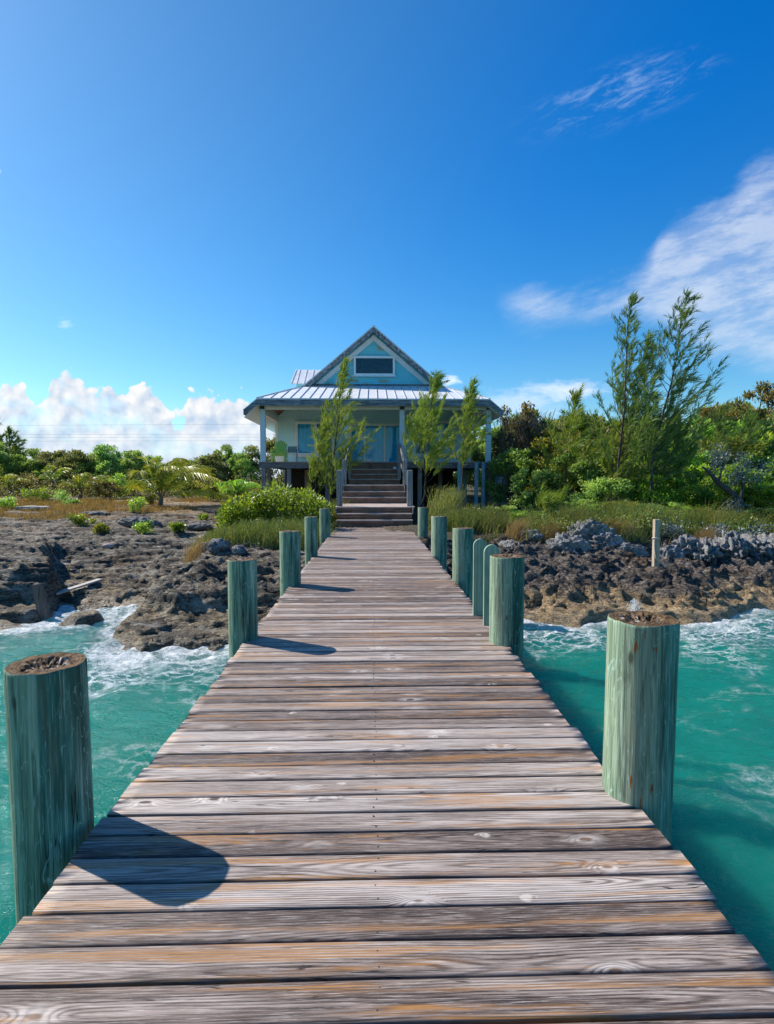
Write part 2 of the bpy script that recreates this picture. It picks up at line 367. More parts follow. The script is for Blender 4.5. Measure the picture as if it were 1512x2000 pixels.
def make_ground():
    gx = axis(-13.5, 14.5, 0.052, -900, 900); gy = np.concatenate([axis(8.2, 17.2, 0.042, -60, 17.2), axis(17.26, 24, 0.085, 17.26, 1200)[1:]])
    X, Y = np.meshgrid(gx, gy)
    H = ground(X, Y); _, S, W = ground_base(X, Y)
    rock = sstep(-0.2, 0.5, S) * (1 - sstep(6.5, 10, S) * (1 - W) - sstep(4.0, 5.2, S) * W)
    near = (np.abs(X) < 15) & (Y > 8) & (Y < 24); rk = rock * near
    jx = 0.075 * fbm(X * 2.2, Y * 2.2, H * 2.5 + 20, 3) * rk; jy = (0.11 * fbm(X * 2.4, Y * 2.4, H * 3.0 + 40, 3) - 0.04) * rk
    V = np.stack([X + jx, Y + jy, H], -1).reshape(-1, 3)
    soil = sstep(8.5, 15.0, S + 5.0 * fbm(X * 0.4, Y * 0.8, 3.0, 5)) * (1 - W) + sstep(3.8, 5.0, S) * W
    lawn = sstep(-13, -15, X + 1.2 * fbm(X * .4, Y * .4, 1, 3)) * sstep(26, 28, Y + 1.5 * fbm(X * .3, Y * .3, 5, 3)) * sstep(35, 32, Y) * (1 - W)
    M = np.stack([soil, lawn, sstep(-0.74, -0.98, H + 0.16 * fbm(X * 1.3, Y * 1.3, 2.0, 4)), W], -1).reshape(-1, 4)
    me = np_mesh('ground', V, grid_faces(len(gx), len(gy)), {'mask': M})
    m, g = material('coast')
    p = g.pos(); px_, py_, pz_ = g.xyz(p)
    a = g.attr('mask'); sp = g.node('ShaderNodeSeparateColor'); g.put(sp.inputs[0], a.outputs['Color']); soil_, lawn_, tan_ = sp.outputs; w_ = a.outputs['Alpha']
    ps = g.vec(px_, py_, g.mul(pz_, 3.0))
    n1 = g.noise(ps, 1.3, 8, 0.66); n2 = g.noise(ps, 6.0, 8, 0.70); n3 = g.noise(ps, 26.0, 6, 0.7); n4 = g.noise(ps, 90.0, 4, 0.7)
    n5 = g.noise(ps, 12.0, 6, 0.72)
    left = g.ramp(g.add(g.mul(n1, 0.22), g.add(g.mul(n2, 0.38), g.mul(n5, 0.40))), [(0.36, (0.03, 0.027, 0.027)), (0.445, (0.12, 0.105, 0.095)), (0.505, (0.32, 0.285, 0.25)), (0.57, (0.54, 0.50, 0.46)), (0.75, (0.60, 0.53, 0.48))])
    right = g.ramp(g.add(g.mul(n1, 0.15), g.add(g.mul(n2, 0.40), g.mul(n5, 0.45))), [(0.38, (0.016, 0.014, 0.014)), (0.455, (0.065, 0.056, 0.052)), (0.525, (0.20, 0.18, 0.165)), (0.60, (0.42, 0.40, 0.385))])
    col = g.mix(w_, left, right)
    col = g.mix(g.mul(g.step(g.noise(ps, 0.55, 5, 0.6), 0.56, 0.70), 0.6), col, g.mix(n2, (0.10, 0.06, 0.035), (0.34, 0.22, 0.12)))
    tan = g.ramp(g.add(g.mul(n2, 0.6), g.mul(n3, 0.4)), [(0.36, (0.07, 0.045, 0.022)), (0.46, (0.36, 0.27, 0.155)), (0.58, (0.68, 0.55, 0.35))])
    col = g.mix(g.mul(g.mul(tan_, g.step(g.noise(ps, 2.2, 5, 0.6), 0.30, 0.46)), g.add(0.42, g.mul(w_, 0.58))), col, tan)
    spk = g.step(n3, 0.58, 0.42)
    col = g.mix(g.mul(spk, 0.55), col, g.mix(1.0, col, (0.35, 0.33, 0.31), 'MULTIPLY'))
    pits = g.step(g.voro(ps, 11.0), 0.34, 0.12)
    col = g.mix(g.mul(g.mul(pits, n2), 0.9), col, (0.02, 0.018, 0.017))
    soilc = g.ramp(g.add(g.mul(n1, 0.5), g.mul(n3, 0.5)), [(0.30, (0.09, 0.07, 0.04)), (0.45, (0.30, 0.19, 0.095)), (0.55, (0.40, 0.27, 0.16)), (0.68, (0.42, 0.36, 0.30))])
    soilr = g.ramp(n2, [(0.35, (0.03, 0.03, 0.015)), (0.6, (0.10, 0.09, 0.05)), (0.75, (0.22, 0.2, 0.16))])
    col = g.mix(g.mul(soil_, g.step(n2, 0.30, 0.52)), col, g.mix(w_, soilc, soilr))
    col = g.mix(g.mul(lawn_, 0.9), col, g.ramp(n2, [(0.3, (0.16, 0.17, 0.02)), (0.6, (0.30, 0.30, 0.03)), (0.8, (0.34, 0.26, 0.06))]))
    col = g.mix(1.0, col, g.mix(w_, (0.80, 0.765, 0.65), (1.0, 0.92, 0.82)), 'MULTIPLY')
    strat = g.noise(g.vec(g.mul(px_, 0.5), g.mul(py_, 1.1), g.mul(pz_, 13.0)), 1.3, 6, 0.65); col = g.mix(g.mul(g.mul(g.step(strat, 0.47, 0.57), g.sub(1.0, g.mul(w_, 0.7))), 0.75), col, (0.035, 0.032, 0.030))
    tops = g.step(g.noise(g.vec(g.mul(px_, 0.6), g.mul(py_, 1.6), 5.0), 1.6, 7, 0.7), 0.53, 0.62); col = g.mix(g.mul(g.mul(tops, g.sub(1.0, w_)), g.mul(n5, 0.9)), col, (0.52, 0.49, 0.43))
    far_dark = g.step(py_, 33.0, 38.0); col = g.mix(g.mul(far_dark, 0.9), col, g.mix(n2, (0.02, 0.025, 0.01), (0.10, 0.085, 0.045)))  # ground turns dark brown-green towards the treeline
    hgt = g.add(g.add(g.mul(n2, 0.55), g.mul(n3, 0.35)), g.sub(g.mul(n4, 0.14), g.mul(pits, 0.25)))
    wet = g.step(pz_, -1.0, -1.25)
    g.out(g.principled(col, g.sub(0.88, g.mul(wet, 0.5)), g.bump(hgt, 1.0, 0.16), spec=0.35))
    o = link('ground', me, m, smooth=True); o['kind'] = 'structure'
make_ground()

# ------------------------------------------------------------------ sea
def make_water():
    gx = axis(-10, 12, 0.07, -1500, 1500); gy = np.concatenate([axis(-0.5, 13.2, 0.06, -1500, 13.2)])
    X, Y = np.meshgrid(gx, gy)
    near = np.clip(1.2 - (np.hypot(X, Y - 5) - 12) / 25, 0, 1)
    ch = fbm(X * 0.8, Y * 0.8, 3.0, 3); H = 0.07 * fbm(X * 0.45 + 0.3 * ch, Y * 0.75, 1.0, 3) + 0.06 * ridged(X * 1.2 + 0.4 * ch, Y * 2.0, 2.0, 4) + 0.012 * ridged(X * 4.0, Y * 6.0, 6.0, 3)
    gd = ground(X, Y); depth = SEA - gd
    surf = sstep(1.0, 0.1, depth) * near
    H = H * near + surf * 0.06 * fbm(X * 2.5, Y * 3.0, 9.0, 3)
    V = np.stack([X, Y, SEA + H], -1).reshape(-1, 3)
    me = np_mesh('water', V, grid_faces(len(gx), len(gy)), {'depth': depth.ravel(), 'crest': H.ravel()})
    m, g = material('sea')
    p = g.pos(); dep = g.attr('depth').outputs['Fac']; cr = g.attr('crest').outputs['Fac']
    x, y, z = g.xyz(p)
    q = g.vec(g.mul(x, 0.85), g.mul(y, 1.15), 0.0)
    wq = g.vm('ADD', q, g.vm('SCALE', g.noise(q, 0.7, 4, 0.6, col=True), None)) if False else g.vm('ADD', q, g.mix(0.95, (0, 0, 0), g.noise(q, 1.3, 7, 0.68, col=True)))
    wq2 = g.vm('ADD', q, g.mix(0.42, (0, 0, 0), g.noise(q, 3.0, 6, 0.7, col=True)))
    v1 = g.voro(wq, 1.5, 'DISTANCE_TO_EDGE'); v2 = g.voro(wq2, 4.2, 'DISTANCE_TO_EDGE')
    big = g.noise(g.vec(g.mul(x, 0.55), g.mul(y, 0.9), 2.0), 0.75, 4, 0.55)
    shorew = g.step(dep, 1.55, 0.05)
    shorew2 = g.mul(g.step(dep, 0.75, 0.05), g.step(x, 3.0, -1.0)) if False else g.mul(g.step(dep, 0.70, 0.03), g.add(0.72, g.mul(0.28, g.step(x, 2.0, -1.0))))
    patchy = g.step(g.add(big, g.mul(shorew, 0.34)), 0.55, 0.82)
    veins = g.mul(g.mul(g.step(v1, 0.13, 0.0), patchy), g.step(g.noise(q, 5.0, 5, 0.7), 0.40, 0.60))
    veins2 = g.mul(g.step(v2, 0.10, 0.0), g.step(g.add(big, g.mul(shorew, 0.34)), 0.60, 0.90))
    froth = g.mul(g.step(g.noise(wq, 3.2, 7, 0.72), 0.60, 0.44), g.step(g.add(g.mul(big, 0.6), g.mul(shorew2, 0.75)), 0.45, 0.95))
    flecks = g.mul(g.step(g.noise(wq2, 11.0, 5, 0.75), 0.635, 0.71), g.step(big, 0.40, 0.58))
    foam = g.m('MAXIMUM', g.m('MAXIMUM', veins, veins2), g.m('MAXIMUM', froth, g.mul(flecks, 0.75)))
    foam = g.mul(foam, g.add(0.35, g.mul(0.65, g.step(g.noise(wq2, 18.0, 6, 0.8), 0.40, 0.56))))
    base = g.mix(g.step(dep, 1.5, 0.3), g.mix(g.noise(q, 0.5, 4, 0.5), (0.0006, 0.150, 0.113), (0.0015, 0.225, 0.160)), (0.012, 0.110, 0.108))
    base = g.mix(g.mul(g.step(dep, 0.45, -0.1), 0.6), base, (0.16, 0.22, 0.20))
    rip = g.noise(g.vec(g.mul(x, 1.0), g.mul(y, 2.2), 0.0), 3.2, 6, 0.6, 0.6); rip2 = g.noise(g.vec(g.mul(x, 1.3), g.mul(y, 2.6), 4.0), 11.0, 4, 0.6, 0.4)
    nrm = g.bump(g.add(rip, g.mul(rip2, 0.45)), 0.9, 0.075)
    nrm = g.bump(foam, 0.35, 0.03, nrm)
    wat = g.principled(base, 0.12, nrm, spec=0.28, IOR=1.33, **{'Subsurface Weight': 1.0, 'Subsurface Scale': 1.5, 'Subsurface Radius': (0.4, 1.0, 1.0)})
    for nd in m.node_tree.nodes:
        if nd.type == 'BSDF_PRINCIPLED': nd.subsurface_method = 'BURLEY'
    fo = g.principled((0.80, 0.84, 0.86), 0.7, g.bump(g.noise(wq2, 22.0, 5, 0.7), 0.6, 0.03, nrm), spec=0.2)
    g.out(g.mixsh(foam, wat, fo))
    o = link('water', me, m, smooth=True); o['kind'] = 'structure'
make_water()

def make_spray():
    rg = np.random.default_rng(4); n = 1700; x0, y0 = at(1250, 11.15), 11.15
    a = rg.uniform(0, 2 * np.pi, n); v = rg.random(n) ** 0.6; r = v * 0.22 * rg.random(n); h = 0.42 * rg.random(n) ** 1.6 * (1 - 0.4 * r / 0.22)
    P = np.stack([x0 + r * np.cos(a) * (0.6 + h * 1.6), y0 + r * np.sin(a) * 0.7, SEA + 0.02 + h], -1); e = rg.uniform(0.0025, 0.008, n)[:, None, None]
    o6 = np.array([(1, 0, 0), (-1, 0, 0), (0, 1, 0), (0, -1, 0), (0, 0, 1), (0, 0, -1)], float)[None] * e
    V = (P[:, None, :] + o6).reshape(-1, 3); t = np.array([(0, 2, 4), (2, 1, 4), (1, 3, 4), (3, 0, 4), (2, 0, 5), (1, 2, 5), (3, 1, 5), (0, 3, 5)])
    F = (np.arange(n)[:, None, None] * 6 + t[None]).reshape(-1, 3)
    m, g = material('spray'); g.out(g.principled((0.85, 0.88, 0.9), 0.4))
    o = link('sea_spray', np_mesh('sea_spray', V, F), m, smooth=True); tag(o, 'white burst of sea spray against the right shore rocks', 'spray', None, 'stuff')
make_spray()

# ------------------------------------------------------------------ wood materials
def mat_deck():
    m, g = material('weathered_decking')
    p = g.obj(); x, y, z = g.xyz(p)
    a = g.attr('rnd'); sp = g.node('ShaderNodeSeparateColor'); g.put(sp.inputs[0], a.outputs['Color']); r1, r2, r3 = sp.outputs; t = a.outputs['Alpha']
    X = g.add(x, g.mul(r1, 61.0))
    # knots
    kv = g.vec(g.mul(X, 3.6), g.add(g.mul(t, 9.0), g.mul(r2, 43.0)), 0.0)
    vn = g.node('ShaderNodeTexVoronoi', feature='F1'); g.put(vn.inputs['Vector'], kv); vn.inputs['Scale'].default_value = 1.0
    kd = vn.outputs['Distance']; kc = g.xyz(vn.outputs['Color'])[0]
    on = g.step(kc, 0.72, 0.74)
    kn = g.mul(on, g.m('POWER', 2.718, g.mul(g.mul(kd, kd), -16.0)))
    core = g.mul(on, g.step(kd, 0.13, 0.08))
    halo = g.mul(on, g.step(kd, 0.44, 0.10))
    # growth rings of a flat-sawn board
    wv = g.noise(g.vec(g.mul(X, 0.65), g.mul(t, 6.0), g.mul(r3, 9.0)), 1.6, 4, 0.5)
    off = g.add(g.mul(g.sub(r3, 0.5), 0.16), t)
    hgt_ = g.add(g.mul(g.sub(g.noise(g.vec(g.mul(X, 0.55), g.mul(r2, 7.0), 0.0), 1.0, 2, 0.5), 0.5), 0.20), 0.02)
    rad = g.m('SQRT', g.add(g.mul(off, off), g.mul(hgt_, hgt_)))
    ph = g.add(g.add(g.mul(rad, 640.0), g.mul(wv, 15.0)), g.mul(kn, 24.0))
    ring = g.add(g.mul(g.m('SINE', ph), 0.5), 0.5)
    ring = g.m('POWER', ring, 1.7)
    fib = g.noise(g.vec(g.mul(X, 3.4), g.mul(y, 120.0), g.mul(z, 40.0)), 1.0, 5, 0.65)
    fib2 = g.noise(g.vec(g.mul(X, 9.0), g.mul(y, 330.0), g.mul(z, 90.0)), 1.0, 4, 0.7)
    gray = g.noise(g.vec(g.mul(X, 0.9), g.add(g.mul(t, 11.0), g.mul(r1, 30.0)), 0.0), 1.1, 5, 0.6, 0.4)
    tone = g.add(g.mul(g.sub(r2, 0.5), 0.42), gray)
    light = g.ramp(tone, [(0.24, (0.15, 0.098, 0.076)), (0.40, (0.28, 0.21, 0.175)), (0.56, (0.42, 0.35, 0.31)), (0.74, (0.58, 0.53, 0.50))])
    dark = g.ramp(tone, [(0.22, (0.05, 0.030, 0.023)), (0.45, (0.105, 0.068, 0.052)), (0.70, (0.20, 0.155, 0.135))])
    cont = g.step(g.noise(g.vec(g.mul(X, 0.7), g.add(g.mul(t, 8.0), g.mul(r3, 50.0)), 0.0), 1.3, 4, 0.6), 0.30, 0.70)
    col = g.mix(g.mul(g.mul(ring, 0.95), g.add(0.35, g.mul(cont, 0.75))), light, dark)
    col = g.mix(g.mul(g.step(fib, 0.48, 0.64), 0.75), col, g.mix(1.0, col, (0.42, 0.35, 0.31), 'MULTIPLY'))
    col = g.mix(g.mul(g.step(fib2, 0.50, 0.68), 0.55), col, (0.70, 0.66, 0.63))
    # pale scar around knots, dark heart
    col = g.mix(g.mul(halo, g.mul(g.noise(g.vec(g.mul(X, 14.0), g.mul(y, 60.0), 0.0), 1.0, 4, 0.7), 0.85)), col, (0.72, 0.69, 0.66))
    col = g.mix(g.mul(core, 0.9), col, g.mix(r3, (0.10, 0.055, 0.03), (0.36, 0.20, 0.08)))
    # blotches of lichen / salt
    sv = g.voro(g.vec(g.mul(x, 1.5), g.mul(y, 3.0), 0.0), 1.6); bl = g.mul(g.step(sv, 0.10, 0.07), g.step(g.noise(p, 30.0, 3, 0.6), 0.40, 0.55))
    col = g.mix(g.mul(bl, 0.6), col, (0.70, 0.66, 0.58))
    # darker brown towards the board edges
    edge = g.step(g.m('ABSOLUTE', t), 0.055, 0.0675)
    col = g.mix(g.mul(edge, 0.5), col, (0.10, 0.075, 0.065))
    # checks
    crk = g.noise(g.vec(g.mul(X, 1.3), g.mul(y, 42.0), g.mul(r1, 8.0)), 1.0, 3, 0.5)
    ck = g.mul(g.step(g.m('ABSOLUTE', g.sub(crk, 0.5)), 0.012, 0.002), g.step(g.noise(g.vec(X, g.mul(y, 6.0), 0.0), 1.3, 3, 0.5), 0.54, 0.62))
    col = g.mix(g.mul(ck, 0.85), col, (0.03, 0.02, 0.018))
    col = g.mix(1.0, col, (0.86, 0.82, 0.775), 'MULTIPLY')
    gm = g.node('ShaderNodeGamma'); g.put(gm.inputs[0], col); gm.inputs[1].default_value = 1.38; col = g.mix(1.0, gm.outputs[0], (1.32, 1.32, 1.34), 'MULTIPLY')
    hs = g.node('ShaderNodeHueSaturation'); hs.inputs['Saturation'].default_value = 0.66; g.put(hs.inputs['Color'], col); col = hs.outputs[0]
    # fresher orange wood in long streaks
    on2 = g.noise(g.vec(g.mul(X, 0.62), g.add(g.mul(t, 15.0), g.mul(r3, 40.0)), 0.0), 1.25, 4, 0.55)
    orange = g.mul(g.step(on2, 0.525, 0.63), g.add(0.3, g.mul(ring, 0.6)))
    col = g.mix(g.mul(orange, 0.85), col, (0.40, 0.185, 0.045))
    h = g.sub(g.add(g.mul(fib, 0.5), g.mul(fib2, 0.35)), g.add(g.mul(ring, 0.45), g.mul(ck, 1.2)))
    g.out(g.principled(col, 0.62, g.bump(h, 0.7, 0.0035), spec=0.35))
    return m
def mat_wood(name, dark, light, axis_='z', bumpd=0.004, green=None, streak=40.0):
    """plain weathered timber with grain running along one axis"""
    m, g = material(name); p = g.obj(); x, y, z = g.xyz(p); s = streak
    v = {'z': g.vec(g.mul(x, s), g.mul(y, s), g.mul(z, 1.6)), 'x': g.vec(g.mul(x, 1.6), g.mul(y, s), g.mul(z, s)), 'y': g.vec(g.mul(x, s), g.mul(y, 1.6), g.mul(z, s))}[axis_]
    n = g.noise(v, 1.0, 6, 0.65); b = g.noise(p, 2.3, 5, 0.6)
    col = g.mix(g.step(g.add(g.mul(n, 0.65), g.mul(b, 0.35)), 0.34, 0.66), dark, light)
    col = g.mix(g.mul(g.step(b, 0.5, 0.72), 0.5), col, green or tuple(c * 0.5 for c in dark))
    g.out(g.principled(col, 0.72, g.bump(n, 0.6, bumpd), spec=0.3)); return m
def mat_piling():
    m, g = material('green_treated_timber')
    p = g.obj(); x, y, z = g.xyz(p)
    info = g.node('ShaderNodeObjectInfo'); rnd = info.outputs['Random']
    x = g.add(x, g.mul(rnd, 17.0))
    v = g.vec(g.mul(x, 22.0), g.mul(y, 22.0), g.mul(z, 1.1)); n = g.noise(v, 1.0, 6, 0.62)
    v2 = g.vec(g.mul(x, 85.0), g.mul(y, 85.0), g.mul(z, 2.6)); n2 = g.noise(v2, 1.0, 5, 0.65)
    big = g.noise(g.vec(g.mul(x, 5.0), g.mul(y, 5.0), g.mul(z, 1.3)), 1.0, 4, 0.6)
    col = g.ramp(g.add(g.mul(n, 0.5), g.mul(big, 0.5)), [(0.36, (0.008, 0.045, 0.032)), (0.45, (0.035, 0.14, 0.105)), (0.53, (0.10, 0.25, 0.19)), (0.62, (0.28, 0.40, 0.31))])
    col = g.mix(g.mul(g.step(n2, 0.50, 0.66), 0.65), col, (0.36, 0.44, 0.33))
    col = g.mix(g.mul(g.step(n2, 0.47, 0.33), 0.75), col, (0.035, 0.09, 0.065))
    br = g.noise(g.vec(g.mul(x, 9.0), g.mul(y, 9.0), g.mul(z, 0.9)), 1.0, 5, 0.6)
    col = g.mix(g.mul(g.step(br, 0.57, 0.70), 0.65), col, (0.20, 0.19, 0.13))
    # drying checks
    c = g.noise(g.vec(g.mul(x, 26.0), g.mul(y, 26.0), g.mul(z, 1.0)), 1.0, 2, 0.5)
    ck = g.mul(g.step(g.m('ABSOLUTE', g.sub(c, 0.5)), 0.014, 0.003), g.step(g.noise(g.vec(g.mul(x, 4.0), g.mul(y, 4.0), g.mul(z, 2.0)), 1.0, 2, 0.5), 0.54, 0.60))
    col = g.mix(g.mul(ck, 0.9), col, (0.012, 0.02, 0.015))
    band = g.noise(g.vec(g.mul(x, 8.0), g.mul(y, 8.0), g.mul(z, 0.45)), 1.0, 3, 0.5)
    col = g.mix(g.mul(g.step(band, 0.50, 0.58), 0.62), col, (0.010, 0.055, 0.038))
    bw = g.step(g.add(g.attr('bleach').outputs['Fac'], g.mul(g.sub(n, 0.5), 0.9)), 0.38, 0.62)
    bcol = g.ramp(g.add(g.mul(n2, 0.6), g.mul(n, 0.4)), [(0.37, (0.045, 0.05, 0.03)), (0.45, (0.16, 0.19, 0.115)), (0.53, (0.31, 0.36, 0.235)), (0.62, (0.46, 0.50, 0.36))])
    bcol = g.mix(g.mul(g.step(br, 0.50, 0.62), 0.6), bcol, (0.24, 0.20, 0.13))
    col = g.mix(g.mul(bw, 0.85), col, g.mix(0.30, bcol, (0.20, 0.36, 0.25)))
    # wandering pale grain lines
    ln = g.noise(g.vec(g.mul(x, 7.0), g.mul(y, 7.0), g.mul(z, 1.4)), 1.2, 3, 0.55, 0.5)
    fr = g.m('FRACT', g.mul(ln, 11.0)); line = g.step(g.m('ABSOLUTE', g.sub(fr, 0.5)), 0.07, 0.0)
    col = g.mix(g.mul(line, g.mul(g.step(big, 0.40, 0.52), 0.8)), col, (0.34, 0.50, 0.42))
    sp1 = g.noise(g.vec(g.mul(x, 34.0), g.mul(y, 34.0), g.mul(z, 2.2)), 1.0, 5, 0.7); col = g.mix(g.mul(g.step(sp1, 0.55, 0.62), 0.6), col, (0.06, 0.085, 0.055))
    kz = g.voro(g.vec(g.mul(x, 6.0), g.mul(y, 6.0), g.mul(z, 2.6)), 1.0); col = g.mix(g.mul(g.step(kz, 0.11, 0.05), 0.8), col, (0.05, 0.055, 0.035))
    rust = g.attr('rust').outputs['Fac']
    rs = g.step(g.add(rust, g.mul(g.sub(g.noise(g.vec(g.mul(x, 70.0), g.mul(y, 70.0), g.mul(z, 14.0)), 1.0, 5, 0.75), 0.5), 2.4)), 0.50, 0.95)
    col = g.mix(rs, col, (0.24, 0.075, 0.02))
    # the wood below the tide line is dark and wet
    tide = g.step(z, -0.75, -1.05); col = g.mix(g.mul(tide, 0.85), col, (0.012, 0.03, 0.022))
    h = g.sub(g.add(g.mul(n2, 0.6), g.mul(n, 0.5)), g.mul(ck, 1.5))
    g.out(g.principled(col, 0.7, g.bump(h, 0.9, 0.010), spec=0.25)); return m
def mat_endgrain():
    m, g = material('end_grain'); p = g.obj(); x, y, z = g.xyz(p)
    r = g.m('SQRT', g.add(g.mul(x, x), g.mul(y, y))); n = g.noise(p, 22.0, 6, 0.7)
    ring = g.m('SINE', g.add(g.mul(r, 420.0), g.mul(n, 9.0)))
    col = g.mix(g.step(g.add(g.mul(ring, 0.08), n), 0.32, 0.72), (0.035, 0.022, 0.013), (0.19, 0.115, 0.055))
    col = g.mix(g.mul(g.step(g.noise(p, 38.0, 4, 0.7), 0.50, 0.62), g.step(r, 0.115, 0.07)), col, (0.42, 0.37, 0.33))
    g.out(g.principled(col, 0.85, g.bump(n, 1.0, 0.012), spec=0.2)); return m
def mat_plain(name, col, rough=0.6, var=0.12, sc=6.0, metal=0.0, spec=0.4, bump=0.0):
    m, g = material(name); n = g.noise(g.obj(), sc, 5, 0.6)
    c = g.mix(g.step(n, 0.3, 0.7), tuple(v * (1 - var) for v in col), tuple(min(1, v * (1 + var)) for v in col))
    g.out(g.principled(c, rough, g.bump(n, 0.5, bump) if bump else None, metal, spec)); return m
M_DECK = mat_deck(); M_PILE = mat_piling(); M_END = mat_endgrain()
M_GREYWOOD_X = mat_wood('grey_timber_long', (0.085, 0.075, 0.075), (0.27, 0.255, 0.255), 'x')
M_GREYWOOD_Y = mat_wood('grey_timber_deep', (0.09, 0.08, 0.078), (0.27, 0.255, 0.25), 'y')
M_GREYWOOD_Z = mat_wood('grey_timber_upright', (0.11, 0.105, 0.105), (0.38, 0.37, 0.365), 'z')
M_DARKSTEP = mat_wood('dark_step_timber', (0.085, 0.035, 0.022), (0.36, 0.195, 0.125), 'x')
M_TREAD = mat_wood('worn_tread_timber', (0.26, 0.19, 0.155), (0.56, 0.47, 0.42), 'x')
M_STEEL = mat_plain('dull_steel', (0.10, 0.085, 0.075), 0.5, 0.3, 60, 0.7)

# ------------------------------------------------------------------ pier
DX0, DX1 = -1.195, 1.232
def make_pier():
    root = thing('pier', 'long weathered grey plank pier running over the turquoise water to the house steps', 'pier', (0, 0, 0))
    pitch_, y = 0.143, -1.6
    prof = np.array([(-0.0680, -0.038), (-0.0680, -0.007), (-0.0657, -0.0026), (-0.060, 0.0), (-0.03, 0.0), (0.0, 0.0), (0.03, 0.0), (0.060, 0.0), (0.0657, -0.0026), (0.0680, -0.007), (0.0680, -0.038)])
    nx = 36; V = []; A = []; F = []; b = 0; scr = MB()
    k = 0
    while y < 18.33:
        r = RNG.random(3); wj = 1 + RNG.normal() * 0.006
        x0 = DX0 + RNG.normal() * 0.010; x1 = DX1 + RNG.normal() * 0.010
        xs = np.linspace(x0, x1, nx); ang = RNG.normal() * 0.0009; dz = RNG.normal() * 0.0014; cup = RNG.normal() * 0.0016; tilt = RNG.normal() * 0.010
        edge = 0.0022 * fbm(xs * 1.7, np.full(nx, k * 3.7), 0.0, 3)
        P = np.zeros((nx, len(prof), 3)); P[:, :, 0] = xs[:, None]
        P[:, :, 1] = y + prof[None, :, 0] * wj + (xs * ang + edge)[:, None]
        P[:, :, 2] = prof[None, :, 1] + dz + tilt * prof[None, :, 0] + cup * (1 - (prof[None, :, 0] / 0.0675) ** 2) + (0.0016 * fbm(xs * 0.9, np.full(nx, k * 5.1), 2.0, 2))[:, None]
        V.append(P.reshape(-1, 3)); T = np.broadcast_to(prof[None, :, 0], (nx, len(prof)))
        A.append(np.stack([np.full(T.shape, r[0]), np.full(T.shape, r[1]), np.full(T.shape, r[2]), T], -1).reshape(-1, 4))
        n = len(prof)
        i = (np.arange(nx - 1)[:, None] * n + np.arange(n - 1)[None, :]); q = np.stack([i, i + n, i + n + 1, i + 1], -1).reshape(-1, 4)
        und = np.stack([np.arange(nx - 1) * n, np.arange(nx - 1) * n + n - 1, (np.arange(nx - 1) + 1) * n + n - 1, (np.arange(nx - 1) + 1) * n], -1)
        caps = []
        for base, rev in ((0, False), ((nx - 1) * n, True)):
            for j in range(n // 2):
                qd = [base + j, base + j + 1, base + n - 2 - j, base + n - 1 - j]
                if j + 1 < n - 2 - j: caps.append(qd if not rev else qd[::-1])
        F.append(np.concatenate([q, und, np.array(caps)]) + b); b += len(P.reshape(-1, 3))
        for sx in (0.012,):
            for sy in (-0.036, 0.036):
                cx, cy = sx + RNG.normal() * 0.006, y + sy + RNG.normal() * 0.004
                ring = [(cx + 0.0034 * math.cos(a), cy + 0.0034 * math.sin(a)) for a in np.linspace(0, 2 * math.pi, 7)[:-1]]
                scr.hull([(p, q_, -0.003) for p, q_ in ring], [(p, q_, 0.0022) for p, q_ in ring])
        y += pitch_ + RNG.normal() * 0.0012; k += 1
    me = np_mesh('decking', np.concatenate(V), np.concatenate(F), {'rnd': np.concatenate(A)})
    link('decking', me, M_DECK, root, smooth=False)
    o = scr.build('screws', M_STEEL, root); o['kind'] = 'stuff'
    for sx in (-1.13, -0.42, 0.42, 1.15):
        MB().box(sx - 0.025, sx + 0.025, -1.6, 18.3, -0.245, -0.042).build('stringer', M_GREYWOOD_Y, root)
    for yy in (2.3, 5.15, 7.95, 11.0, 15.1):
        MB().box(-1.28, 1.30, yy - 0.30, yy - 0.25, -0.46, -0.25).build('cross_beam', M_GREYWOOD_X, root)
make_pier()

